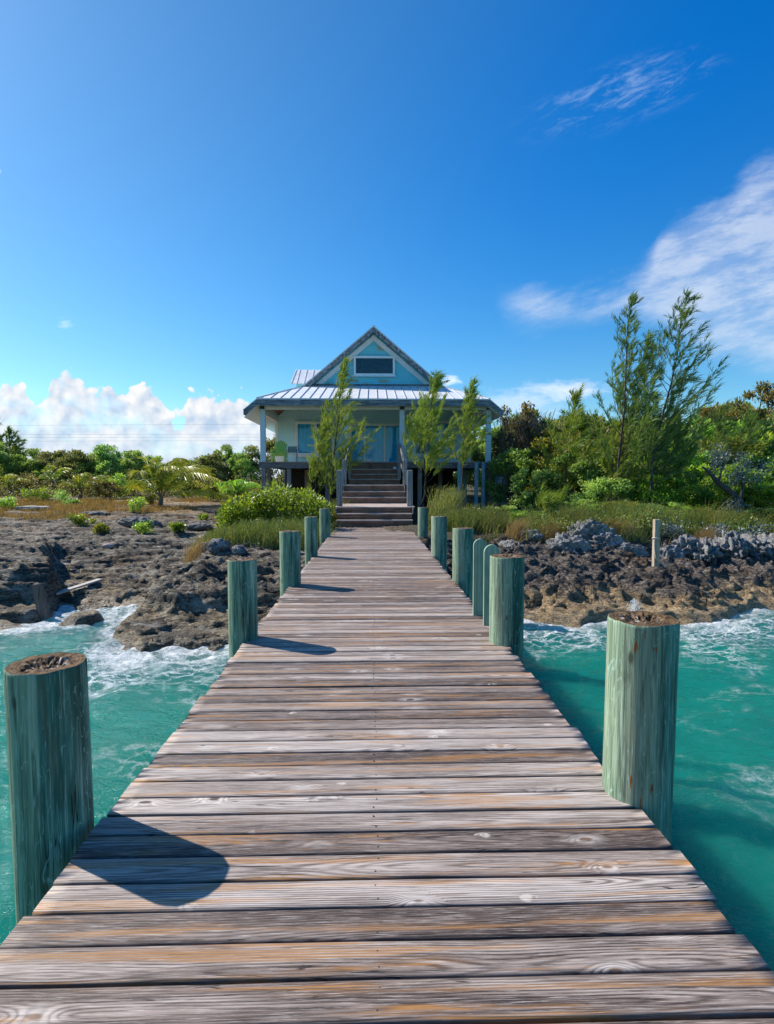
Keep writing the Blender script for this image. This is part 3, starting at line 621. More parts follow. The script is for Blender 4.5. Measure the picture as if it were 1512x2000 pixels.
def make_piling(x, y, r, top, label, lean=(0, 0), bottom=None, rust=(), seed=0, hollow=0.4, na=72, nz=90):
    bz = bottom if bottom is not None else min(gz(x, y) - 0.3, SEA - 0.5)
    root = thing('pier_piling', label, 'piling', (x, y, 0), 'round timber pilings along the pier')
    zs = np.concatenate([np.linspace(bz, -0.05, 20), np.linspace(-0.02, top - 0.012, nz - 22), [top - 0.004, top]])
    th = np.linspace(0, 2 * np.pi, na, endpoint=False)
    T, Z = np.meshgrid(th, zs)
    rr = r * (1 + 0.018 * fbm(np.cos(T) * 1.2 + seed, np.sin(T) * 1.2, Z * 0.8, 3) + 0.010 * fbm(np.cos(T) * 7 + seed, np.sin(T) * 7, Z * 0.7, 2))
    rr[-2] *= 0.992; rr[-1] *= 0.975
    X = x + rr * np.cos(T) + lean[0] * (Z - 0.0); Y = y + rr * np.sin(T) + lean[1] * (Z - 0.0)
    Zt = Z + sstep(top - 0.06, top, Z) * 0.006 * fbm(np.cos(T) * 2 + seed, np.sin(T) * 2, 3, 2)
    V = np.stack([X, Y, Zt], -1).reshape(-1, 3)
    i = np.arange(na)[None, :] + na * np.arange(len(zs) - 1)[:, None]; j = (np.arange(na) + 1)[None, :] % na + na * np.arange(len(zs) - 1)[:, None]
    F = np.stack([i, j, j + na, i + na], -1).reshape(-1, 4)
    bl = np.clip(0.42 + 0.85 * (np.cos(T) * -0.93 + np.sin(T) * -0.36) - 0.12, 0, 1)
    ru = np.zeros_like(Z)
    for (ta, za, sa, sz_) in rust:
        dtn = np.angle(np.exp(1j * (T - ta))) * r
        ru = np.maximum(ru, np.exp(-(dtn / sa) ** 2) * np.where(Z < za, np.exp(-((Z - za) / (sz_ * 2.2)) ** 2), np.exp(-((Z - za) / sz_) ** 2)))
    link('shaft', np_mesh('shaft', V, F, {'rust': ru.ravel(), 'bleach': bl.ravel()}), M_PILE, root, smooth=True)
    # worn top with a rotted heart
    nr = 14; rad = np.linspace(1.0, 0.0, nr) ; Tt, Rd = np.meshgrid(th, rad)
    X2 = x + lean[0] * top + (rr[-1] * Rd) * np.cos(Tt); Y2 = y + lean[1] * top + (rr[-1] * Rd) * np.sin(Tt)
    nn = fbm(np.cos(Tt) * Rd * 6 + seed * 3, np.sin(Tt) * Rd * 6, 1.0, 4)
    Z2 = Zt[-1][None, :] - 0.001 + (0.006 * nn - hollow * 0.035 * sstep(0.66, 0.34, Rd + 0.25 * nn) + 0.02 * hollow * sstep(0.5, 0.2, Rd) * ridged(np.cos(Tt) * Rd * 9, np.sin(Tt) * Rd * 9, seed, 3)) * sstep(1.0, 0.85, Rd)
    i = np.arange(na)[None, :] + na * np.arange(nr - 1)[:, None]; j = (np.arange(na) + 1)[None, :] % na + na * np.arange(nr - 1)[:, None]
    link('end_grain', np_mesh('end_grain', np.stack([X2, Y2, Z2], -1).reshape(-1, 3), np.stack([i, j, j + na, i + na], -1).reshape(-1, 4)), M_END, root, smooth=True)
    return root
PI = math.pi
make_piling(-1.422, 2.47, 0.156, 0.705, 'dark teal piling with brown rotted top, nearest on the left side of the deck', (-0.012, 0.0), hollow=0.9, seed=1, na=160, nz=200)
make_piling(1.285, 2.635, 0.158, 0.845, 'pale green sunlit piling with orange rust stains, nearest on the right side', (0.012, 0),
            rust=((-PI / 2 - 0.62, 0.75, 0.012, 0.024), (-PI / 2 - 0.12, 0.745, 0.017, 0.016), (-PI / 2 - 0.62, 0.12, 0.011, 0.035), (-PI / 2 - 0.34, 0.04, 0.010, 0.045), (-PI / 2 - 0.05, 0.10, 0.011, 0.035), (-PI / 2 - 0.4, 0.82, 0.008, 0.03)), seed=2, hollow=0.8, na=200, nz=300)
make_piling(-1.237, 5.35, 0.136, 0.762, 'green piling second from the viewer along the left edge of the deck', seed=3)
make_piling(-1.19, 8.14, 0.150, 0.782, 'green piling third from the viewer along the left edge of the deck', seed=4)
make_piling(-1.225, 11.24, 0.128, 0.795, 'weathered brown and green piling fourth from the viewer on the left edge', seed=5)
make_piling(-1.288, 15.25, 0.145, 0.765, 'green piling on the left edge closest to the wooden stairs', seed=6)
make_piling(1.25, 5.17, 0.158, 0.81, 'half grey half teal piling beside the two ladder rails on the right edge', seed=7)
make_piling(1.375, 8.5, 0.156, 0.79, 'greenish piling on the right edge just beyond the two ladder rails', seed=8)
make_piling(1.36, 11.42, 0.160, 0.79, 'fourth piling from the viewer along the right edge of the deck', seed=9)
make_piling(1.395, 15.5, 0.140, 0.78, 'piling on the right edge closest to the wooden stairs', seed=10)

def make_ladder():
    root = thing('dock_ladder', 'pair of round-topped green timber ladder rails beside a piling on the right edge', 'ladder', (1.25, 6.0, 0))
    m = mat_wood('green_ladder_timber', (0.11, 0.21, 0.155), (0.36, 0.45, 0.33), 'z', streak=55)
    for y, x0, x1, top in ((6.22, 1.125, 1.275, 0.86), (5.78, 1.155, 1.318, 0.845)):
        pts = [(x0, -2.0), (x1, -2.0)]; cx, rr = (x0 + x1) / 2, (x1 - x0) / 2
        pts += [(cx + rr * math.cos(a), top - rr + rr * math.sin(a)) for a in np.linspace(0, PI, 15)]
        MB().hull([(p, y - 0.02, q) for p, q in pts][::-1], [(p, y + 0.02, q) for p, q in pts][::-1]).build('rail', m, root, bevel=0.004)
    for z in (-0.28, -0.56, -0.84, -1.12, -1.4): MB().box(1.16, 1.28, 5.80, 6.20, z - 0.02, z + 0.02).build('rung', m, root, bevel=0.004)
make_ladder()

# ------------------------------------------------------------------ stairs
def make_stairs():
    root = thing('staircase', 'dark weathered wooden staircase with landings climbing from the pier to the porch', 'stairs', (0.08, 18.4, 0))
    xc = 0.06
    def flight(y0, zs, w0, w1, run=0.30):
        z_prev = zs[0]; y = y0
        for k, z in enumerate(zs[1:]):
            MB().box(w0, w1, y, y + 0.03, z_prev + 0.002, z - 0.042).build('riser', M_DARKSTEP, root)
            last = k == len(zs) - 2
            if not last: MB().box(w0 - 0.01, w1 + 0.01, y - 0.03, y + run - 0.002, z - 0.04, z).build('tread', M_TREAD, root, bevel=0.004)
            z_prev = z; y += run
        return y - run
    def landing(y0, y1, z, w0, w1, lip=0.03):
        mb = MB(); yy = y0 - lip
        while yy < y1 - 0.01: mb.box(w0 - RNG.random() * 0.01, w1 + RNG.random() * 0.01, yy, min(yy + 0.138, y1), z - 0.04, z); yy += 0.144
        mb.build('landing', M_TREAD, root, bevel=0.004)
    a = flight(18.36, [-0.02, 0.235, 0.435, 0.64], -1.17, 1.31)
    landing(a, 21.85, 0.64, -1.27, 1.43)
    b = flight(21.85, [0.64, 0.885, 1.11, 1.352], -1.16, 1.30)
    landing(b, 25.45, 1.352, -1.16, 1.30)
    c = flight(25.45, [1.352, 1.61, 1.84, 2.07], -1.06, 1.25)
    landing(c, 27.12, 2.07, -1.06, 1.25)
    MB().box(-1.06, 1.25, 27.10, 27.13, 2.072, 2.40).build('riser', M_DARKSTEP, root)
    # side skirts and stringers
    for x0, x1, ya, yb, z0, z1 in ((-1.22, -1.18, 18.75, 21.85, 0.40, 0.598), (1.34, 1.38, 18.75, 21.85, 0.40, 0.598), (-1.16, -1.12, 22.2, 25.45, 1.1, 1.31), (1.26, 1.30, 22.2, 25.45, 1.1, 1.31)):
        MB().box(x0, x1, ya, yb, z0, z1).build('stringer', M_GREYWOOD_Y, root)
    def newel(x, y, z0, z1, w=0.17, cap=True):
        mb = MB(); h = w / 2
        mb.box(x - h, x + h, y - h, y + h, z0, z1 - 0.03)
        mb.hull([(x - h, y - h, z1 - 0.029), (x + h, y - h, z1 - 0.029), (x + h, y + h, z1 - 0.029), (x - h, y + h, z1 - 0.029)], [(x - h * .7, y - h * .7, z1), (x + h * .7, y - h * .7, z1), (x + h * .7, y + h * .7, z1), (x - h * .7, y + h * .7, z1)])
        mb.build('newel_post', M_GREYWOOD_Z, root, bevel=0.006)
    for x in (-1.125, 1.285): newel(x, 19.35, 0.64, 1.885, 0.19)
    for x in (-1.115, 1.305): newel(x, 22.55, 1.352, 2.36, 0.165)
    for x in (-1.03, 1.225): newel(x, 25.7, 1.61, 3.13, 0.15)
    for x in (-1.12, 1.31): newel(x, 27.0, 2.07, 3.3, 0.13)
    for x in (-1.08, 1.27):
        MB().bar((x, 22.66, 2.26), (x, 25.62, 2.98), 0.045, 0.15).build('handrail', M_GREYWOOD_Y, root, bevel=0.004)
        MB().bar((x, 22.66, 1.78), (x, 25.62, 2.35), 0.035, 0.12).build('handrail', M_GREYWOOD_Y, root, bevel=0.004)
    for y, x, zt in ((19.3, -1.1, 0.59), (19.3, 1.3, 0.59), (21.7, -1.1, 0.59), (21.7, 1.3, 0.59), (25.2, -1.0, 1.30), (25.2, 1.2, 1.30)):
        MB().box(x - 0.07, x + 0.07, y - 0.07, y + 0.07, gz(x, y) - 0.2, zt).build('support_post', M_GREYWOOD_Z, root)
make_stairs()

# ------------------------------------------------------------------ house
def mat_metal_roof():
    m, g = material('galvanised_roof'); p = g.obj(); n = g.noise(p, 1.4, 5, 0.6); n2 = g.noise(p, 9.0, 5, 0.65)
    col = g.mix(g.step(g.add(g.mul(n, .6), g.mul(n2, .4)), 0.3, 0.7), (0.62, 0.63, 0.64), (0.80, 0.81, 0.82))
    g.out(g.principled(col, g.add(0.38, g.mul(n2, 0.2)), None, 0.15, 0.5)); return m
def mat_siding(name, c0, c1, stain):
    m, g = material(name); p = g.obj(); x, y, z = g.xyz(p)
    n = g.noise(g.vec(g.mul(x, 0.6), y, g.mul(z, 1.0)), 1.5, 5, 0.6); n2 = g.noise(g.vec(g.mul(x, 4.0), y, g.mul(z, 40.0)), 1.0, 4, 0.6)
    col = g.mix(g.step(g.add(g.mul(n, .7), g.mul(n2, .3)), 0.32, 0.68), c0, c1)
    st = g.noise(g.vec(g.mul(x, 5.0), y, g.mul(z, 0.5)), 1.0, 5, 0.65); col = g.mix(g.mul(g.step(st, 0.55, 0.72), 0.22), col, (0.40, 0.48, 0.46))
    if stain:      # bare boards where the paint has come away
        b = g.m('FLOOR', g.mul(z, 1 / 0.16)); wn = g.noise(g.vec(g.mul(x, 0.7), g.mul(b, 7.3), 0.0), 1.0, 2, 0.5)
        col = g.mix(g.mul(g.step(wn, 0.60, 0.64), stain), col, (0.42, 0.37, 0.22))
    g.out(g.principled(col, 0.55, g.bump(n2, 0.3, 0.002), spec=0.35)); return m
def mat_glass():
    m, g = material('window_glass'); fr = g.node('ShaderNodeFresnel'); fr.inputs[0].default_value = 1.5
    tr = g.node('ShaderNodeBsdfTransparent'); g.put(tr.inputs[0], (0.75, 0.95, 1.0))
    gl = g.node('ShaderNodeBsdfGlossy'); gl.inputs['Roughness'].default_value = 0.02
    nz = g.noise(g.obj(), 0.8, 2, 0.5); g.put(gl.inputs['Normal'], g.bump(nz, 0.2, 0.02))
    g.out(g.mixsh(g.m('MULTIPLY', fr.outputs[0], 0.8, clamp=True), tr.outputs[0], gl.outputs[0])); return m
M_WHITE = mat_plain('white_paint', (0.80, 0.82, 0.82), 0.5, 0.05)
M_POST = mat_wood('pale_blue_painted_post', (0.52, 0.66, 0.74), (0.66, 0.76, 0.80), 'z', green=(0.48, 0.60, 0.66))
M_BLUEPOST = mat_wood('faded_blue_stilt', (0.12, 0.30, 0.38), (0.36, 0.52, 0.58), 'z')
M_FASCIA = mat_wood('weathered_fascia', (0.05, 0.065, 0.08), (0.36, 0.39, 0.42), 'x', streak=14)
M_FASCIA_RAKE = mat_plain('weathered_rake_board', (0.21, 0.225, 0.24), 0.75, 0.7, 9.0, 0, 0.3, 0.006)
M_CEIL = mat_wood('porch_ceiling_boards', (0.22, 0.09, 0.045), (0.40, 0.19, 0.10), 'x')
M_DARK = mat_plain('dark_underfloor', (0.018, 0.017, 0.016), 0.8, 0.4)  # near-black for joists, floor underside and the underfloor shade sheet
M_BLACK = mat_plain('black_plastic', (0.015, 0.015, 0.016), 0.4, 0.2)
HX = 0.08
def make_house():
    root = thing('house', 'pale blue stilted beach house with a metal roof, gable window and deep porch', 'house', (HX, 30, 0))
    FL = 2.44; YW = 32.0; YP = 27.3; APEX = 9.99; SL = 0.842
    zp = lambda x: APEX - SL * abs(x - HX)
    roofm = mat_metal_roof(); sid = mat_siding('pale_blue_siding', (0.50, 0.80, 0.86), (0.58, 0.86, 0.92), 0.0); gab = mat_siding('turquoise_gable_siding', (0.16, 0.60, 0.72), (0.22, 0.70, 0.80), 0.85)
    glass = mat_glass(); YB = 43.0
    W0, W1 = HX - 5.45, HX + 5.45
    # lapped boards of the front wall and the gable
    def laps(mb, z0, z1, half):
        z = z0
        while z < z1 - 0.01:
            t = min(z + 0.155, z1); a, b = half(z), half(t)
            if a < 0.05: break
            b = max(b, 0.01)
            mb.raw([(HX - a, YW - 0.030, z), (HX + a, YW - 0.030, z), (HX + b, YW - 0.006, t), (HX - b, YW - 0.006, t), (HX - a, YW + 0.02, z), (HX + a, YW + 0.02, z), (HX + b, YW + 0.02, t), (HX - b, YW + 0.02, t)],
                   [(0, 1, 2, 3), (4, 7, 6, 5), (0, 4, 5, 1), (3, 2, 6, 7), (0, 3, 7, 4), (1, 5, 6, 2)])
            z = t
    mb = MB(); laps(mb, FL, 6.72, lambda z: min(5.45, (APEX - 0.32 - z) / SL))
    mb.box(W0, W0 + 0.02, YW + 0.021, YB - 0.5, FL, 5.2); mb.box(W1 - 0.02, W1, YW + 0.021, YB - 0.5, FL, 5.2); mb.box(W0, W1, YB - 0.499, YB - 0.45, FL, 5.2)
    mb.build('wall', sid, root)
    mb = MB(); laps(mb, 6.75, 9.7, lambda z: (APEX - 0.22 - z) / SL); mb.build('gable_wall', gab, root)['label'] = 'bright turquoise gable boards with bare patches'
    for s in (-1, 1):
        MB().box(HX + s * 5.45 - 0.07, HX + s * 5.45 + 0.07, YW - 0.06, YW + 0.05, FL, 5.3).build('corner_board', M_WHITE, root)
    # roof planes
    rf = MB(); th = 0.07; ov = 6.07; hx = 5.47; yf = 26.7; gx_ = 3.70; yg = 31.35
    for s in (-1, 1):
        pts = [(gx_, YW), (hx, yf), (ov, yf), (ov, YB), (0.0, YB), (0.0, yg), (gx_, yg)]
        top = [(HX + s * px, py, zp(HX + px)) for px, py in pts]; botm = [(a, b, c - th) for a, b, c in top]
        if s > 0: rf.hull(botm, top)
        else: rf.hull(botm[::-1], top[::-1])
    rf.build('roof', roofm, root)
    seams = MB()
    for s in (-1, 1):
        y = yg + 0.02
        while y < YB:
            seams.bar((HX + s * 0.02, y, zp(HX + 0.02) + 0.012), (HX + s * 6.05, y, zp(HX + 6.05) + 0.012), 0.025, 0.03)
            y += 0.46
        seams.bar((HX + s * gx_, YW - 0.1, zp(HX + gx_) + 0.02), (HX + s * hx, yf, zp(HX + hx) + 0.02), 0.07, 0.035)
    seams.bar((HX, yg - 0.02, APEX + 0.01), (HX, YB, APEX + 0.01), 0.16, 0.03)
    z0, z1 = zp(HX + hx), zp(HX + gx_)
    sk = MB()
    t = [(HX - hx, yf, z0), (HX + hx, yf, z0), (HX + gx_, YW + 0.02, z1), (HX - gx_, YW + 0.02, z1)]
    sk.hull([(a, b, c - 0.06) for a, b, c in t], t); sk.build('porch_roof', roofm, root)
    x = -hx + 0.2
    while x < hx:
        f = 1.0 if abs(x) < gx_ else (hx - abs(x)) / (hx - gx_)
        seams.bar((HX + x, yf + 0.01, z0 + 0.018), (HX + x, yf + (YW - yf) * f, z0 + (z1 - z0) * f + 0.018), 0.03, 0.04); x += 0.452
    seams.build('roof_seam', mat_plain('roof_seam_metal', (0.42, 0.46, 0.52), 0.4, 0.1, 5, 0.4), root)
    # drip edge, fascia and rakes
    MB().box(HX - hx, HX + hx, yf - 0.035, yf - 0.002, z0 - 0.062, z0 - 0.004).build('drip_edge', roofm, root)
    MB().box(HX - hx, HX + hx, yf - 0.03, yf - 0.001, z0 - 0.35, z0 - 0.064).build('fascia', M_FASCIA, root)
    for s in (-1, 1):
        e = MB(); a = (HX + s * hx, zp(HX + hx)); b = (HX + s * ov, zp(HX + ov))
        e.hull([(a[0], yf - 0.03, a[1] - 0.35), (b[0], yf - 0.03, b[1] - 0.28), (b[0], yf - 0.03, b[1] - 0.01), (a[0], yf - 0.03, a[1] - 0.064)], [(a[0], yf + 0.01, a[1] - 0.35), (b[0], yf + 0.01, b[1] - 0.28), (b[0], yf + 0.01, b[1] - 0.01), (a[0], yf + 0.01, a[1] - 0.064)])
        e.box(min(b[0], b[0] + s * 0.03), max(b[0], b[0] + s * 0.03), yf - 0.03, YB, b[1] - 0.27, b[1] - 0.005)
        e.build('eave_board', M_FASCIA, root)
        # gable rake: dark weathered board, thin metal edge, white trim on the wall
        def rake(yy0, yy1, d0, d1, mat, nm, bottom):
            m_ = MB(); xb = bottom
            P = [(HX, APEX - d0), (HX + s * xb, zp(HX + xb) - d0), (HX + s * xb, zp(HX + xb) - d1), (HX, APEX - d1)]
            m_.hull([(p, yy0, q) for p, q in P], [(p, yy1, q) for p, q in P]).build(nm, mat, root)
        rake(yg - 0.04, yg - 0.002, 0.06, 0.345, M_FASCIA_RAKE, 'rake_board', 3.95)
        rake(yg - 0.06, yg - 0.001, -0.02, 0.058, roofm, 'roof_edge', 3.95)
        rake(YW - 0.10, YW - 0.034, 0.34, 0.66, M_WHITE, 'gable_trim', 3.62)
        # soffits
        P = [(HX, yg), (HX + s * 3.7, yg), (HX + s * 3.7, YW - 0.1), (HX, YW - 0.1)]
        MB().hull([(p, q, zp(p) - 0.16) for p, q in P], [(p, q, zp(p) - 0.12) for p, q in P]).build('soffit', M_WHITE, root)
        sx0, sx1 = sorted((HX + s * 5.35, HX + s * ov))
        MB().hull([(sx0, yf + 0.02, zp(sx0) - 0.40), (sx1, yf + 0.02, zp(sx1) - 0.30), (sx1, YB, zp(sx1) - 0.30), (sx0, YB, zp(sx0) - 0.40)],
                  [(sx0, yf + 0.02, zp(sx0) - 0.37), (sx1, yf + 0.02, zp(sx1) - 0.27), (sx1, YB, zp(sx1) - 0.27), (sx0, YB, zp(sx0) - 0.37)]).build('soffit', M_WHITE, root)
    MB().box(HX - 3.5, HX + 3.5, YW - 0.12, YW - 0.04, 6.80, 6.93).build('gable_sill_board', M_GREYWOOD_X, root)
    # porch beams and ceiling
    MB().box(HX - 5.5, HX + 5.5, YP - 0.13, YP + 0.13, 4.93, 5.13).build('porch_beam', M_WHITE, root)
    for s in (-1, 1):
        MB().box(HX + s * 5.43 - 0.10, HX + s * 5.43 + 0.10, YP + 0.132, YW - 0.07, 4.78, 5.05).build('porch_beam', M_WHITE, root)
        MB().bar((HX + s * 5.28, YP + 0.2, zp(HX + 5.28) - 0.36), (HX + s * 3.8, YW - 0.15, zp(HX + 3.8) - 0.36), 0.12, 0.14).build('hip_beam', M_WHITE, root)
        T = [(HX + s * a, b, zp(HX + a) - 0.24) for a, b in ((5.34, YP + 0.14), (5.34, YW - 0.035), (3.72, YW - 0.035))]
        MB().hull(T[::s], [(a, b, c + 0.03) for a, b, c in T][::s]).build('porch_ceiling', M_CEIL, root)
    T = [(HX - 5.34, YP + 0.14, zp(HX + 5.34) - 0.24), (HX + 5.34, YP + 0.14, zp(HX + 5.34) - 0.24), (HX + 3.72, YW - 0.035, zp(HX + 3.72) - 0.24), (HX - 3.72, YW - 0.035, zp(HX + 3.72) - 0.24)]
    MB().hull(T, [(a, b, c + 0.03) for a, b, c in T]).build('porch_ceiling', M_WHITE, root)
    # posts
    for k, px in enumerate((516.5, 678.2, 785.0, 953.7)):
        x = at(px, YP)
        p = MB().box(x - 0.118, x + 0.118, YP - 0.118, YP + 0.118, FL + 0.002, 4.928).build('porch_post', M_POST, root, bevel=0.008)
        if k != 1:
            MB().box(x - 0.11, x + 0.11, YP - 0.21, YP - 0.135, 4.93, 5.06).raw([(x - .08, YP - .212, 4.95), (x + .08, YP - .212, 4.95), (x + .08, YP - .212, 5.03), (x - .08, YP - .212, 5.03)], [(0, 1, 2, 3)]).build('floodlight', M_BLACK, p)
    # porch floor
    mb = MB(); y = YP - 0.14
    while y < YW: mb.box(HX - 5.55, HX + 5.65, y, min(y + 0.137, YW + 0.02), FL - 0.04, FL); y += 0.142
    mb.build('porch_floor', M_TREAD, root)
    MB().box(HX - 5.52, HX - 3.2, YP - 0.10, YP - 0.05, FL - 0.32, FL - 0.042).box(HX - 3.19, HX + 5.60, YP - 0.10, YP - 0.06, FL - 0.31, FL - 0.042).build('rim_board', M_GREYWOOD_X, root)
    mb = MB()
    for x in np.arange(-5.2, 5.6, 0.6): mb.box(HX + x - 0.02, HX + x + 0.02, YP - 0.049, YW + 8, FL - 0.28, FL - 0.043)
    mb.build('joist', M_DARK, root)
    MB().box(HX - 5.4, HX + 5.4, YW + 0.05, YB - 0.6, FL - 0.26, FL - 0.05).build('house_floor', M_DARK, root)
    # stilts
    for px, d, w, mt in ((517, 27.3, 0.2, M_GREYWOOD_Z), (527, 28.6, 0.18, M_GREYWOOD_Z), (566, 27.4, 0.2, M_GREYWOOD_Z), (600, 30.5, 0.2, M_GREYWOOD_Z), (897.5, 26.98, 0.17, M_BLUEPOST), (909, 29.5, 0.17, M_BLUEPOST), (931, 26.98, 0.16, M_BLUEPOST), (944.5, 26.98, 0.16, M_BLUEPOST), (954, 27.5, 0.26, M_GREYWOOD_Z), (820, 27.4, 0.2, M_GREYWOOD_Z), (860, 30.5, 0.2, M_GREYWOOD_Z), (640, 27.4, 0.2, M_GREYWOOD_Z)):
        x = at(px, d); MB().box(x - w / 2, x + w / 2, d - w / 2, d + w / 2, gz(x, d) - 0.3, FL - (0.045 if d < 27 else 0.33)).build('stilt', mt, root, bevel=0.006)
    for px in (560, 640, 700, 760, 830, 900): 
        x = at(px, 36.0); MB().box(x - 0.12, x + 0.12, 35.9, 36.1, gz(x, 36) - 0.3, FL - 0.27).build('stilt', M_GREYWOOD_Z, root)
    MB().box(HX - 5.2, HX + 4.7, 33.4, 33.45, gz(0, 33) - 0.2, FL - 0.27).build('underfloor_shade_sheet', M_DARK, root)  # dark sheet added to stand for the shade beneath the house
    # side deck
    xa, xb = at(957, 28.2), at(989, 28.2)
    MB().box(xa, xb, 28.2, 31.8, FL - 0.14, FL - 0.10).box(xa, xb, 28.16, 28.199, FL - 0.40, FL - 0.10).build('side_deck', M_GREYWOOD_X, root)
    for px in (969.5, 985.5):
        x = at(px, 28.3); MB().box(x - 0.06, x + 0.06, 28.24, 28.36, gz(x, 28.3) - 0.3, FL - 0.142).build('stilt', M_BLUEPOST, root)
    # windows and sliding doors
    def pane_curtain(par, x0, x1, z0, z1, mat, pleat=0.012, seed=0):
        xs = np.linspace(x0, x1, 60); yy = YW - 0.075 + pleat * np.sin(xs * 34 + 2 * fbm(xs * 1.3, xs * 0 + seed, 0, 2)) + 0.006 * np.sin(xs * 91)
        V = np.concatenate([np.stack([xs, yy, np.full(60, z0)], -1), np.stack([xs, yy * 1.0, np.full(60, z1)], -1)])
        i = np.arange(59); link('curtain', np_mesh('curtain', V, np.stack([i, i + 1, i + 61, i + 60], -1)), mat, par, smooth=True)
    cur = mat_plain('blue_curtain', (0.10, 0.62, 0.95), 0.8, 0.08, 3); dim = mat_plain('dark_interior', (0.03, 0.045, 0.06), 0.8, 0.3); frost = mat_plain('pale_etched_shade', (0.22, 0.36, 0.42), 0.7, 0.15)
    def window(name, x0, x1, z0, z1, splits, mats, fw=0.11, sill=True):
        mb = MB(); y0, y1 = YW - 0.19, YW - 0.031
        mb.box(x0, x1, y0, y1, z1 - fw, z1).box(x0, x1, y0, y1, z0, z0 + fw)
        mb.box(x0, x0 + fw, y0, y1, z0 + fw + .001, z1 - fw - .001).box(x1 - fw, x1, y0, y1, z0 + fw + .001, z1 - fw - .001)
        for sx in splits: mb.box(sx - fw * 0.42, sx + fw * 0.42, y0 + 0.015, y1, z0 + fw + .001, z1 - fw - .001)
        w = mb.build(name, M_WHITE, root)
        ed = [x0 + fw * 0.9] + list(splits) + [x1 - fw * 0.9]
        for k in range(len(ed) - 1):
            MB().box(ed[k] + 0.004, ed[k + 1] - 0.004, YW - 0.135, YW - 0.128, z0 + fw * 0.9, z1 - fw * 0.9).build('pane', glass, w)
            pane_curtain(w, ed[k], ed[k + 1], z0 + fw * 0.8, z1 - fw * 0.8, mats[k % len(mats)], seed=k + x0)
        if sill: MB().box(x0 - 0.06, x1 + 0.06, YW - 0.24, YW - 0.032, z0 - 0.06, z0 - 0.002).build('sill', M_WHITE, w)
        return w
    k = YW / F_PX; zz = lambda py: CAM_Z + (CY - py) * k
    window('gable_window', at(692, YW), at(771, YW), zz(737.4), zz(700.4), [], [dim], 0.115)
    window('window', at(579, YW), at(655, YW), zz(891), zz(825), [at(618, YW)], [cur, frost], 0.15)
    window('window', at(806, YW), at(884.5, YW), zz(891), zz(823), [at(845, YW)], [frost, cur], 0.15)
    door = window('sliding_door', at(683, YW), at(793, YW), FL + 0.002, zz(829), [at(712.5, YW), at(751.5, YW), at(779, YW)][:2], [cur, cur, cur], 0.13, False)
    # dormer on the left slope behind
    d0, d1, dx0, dx1 = 35.6, 37.4, at(573, 36), HX - 1.2
    ze, zr = CAM_Z + (CY - 752) / F_PX * d0, CAM_Z + (CY - 726) / F_PX * d1
    dm = MB()
    for ya, yb in ((d0, d1), (2 * d1 - d0, d1)):
        P = [(dx0, ya, ze), (dx1, ya, ze), (dx1, yb, zr), (dx0 + 0.1, yb, zr)]
        if ya > yb: P = P[::-1]
        dm.hull([(a, b, c - 0.06) for a, b, c in P], P)
    x = dx0 + 0.35
    while x < dx1: dm.bar((x, d0, ze + 0.015), (x, d1, zr + 0.015), 0.03, 0.04); x += 0.45
    dm.bar((dx0, d0, ze + .01), (dx0 + .1, d1, zr + .01), 0.06, 0.05)
    dm.build('dormer_roof', roofm, root)
    MB().hull([(dx0 + 0.3, d0 + 0.25, 5.0), (dx1, d0 + 0.25, 5.0), (dx1, 2 * d1 - d0 - 0.25, 5.0), (dx0 + 0.3, 2 * d1 - d0 - 0.25, 5.0)], [(dx0 + 0.3, d0 + 0.25, ze), (dx1, d0 + 0.25, ze), (dx1, 2 * d1 - d0 - 0.25, ze), (dx0 + 0.3, 2 * d1 - d0 - 0.25, ze)]).build('dormer_wall', gab, root)
    return FL
FLOOR = make_house()

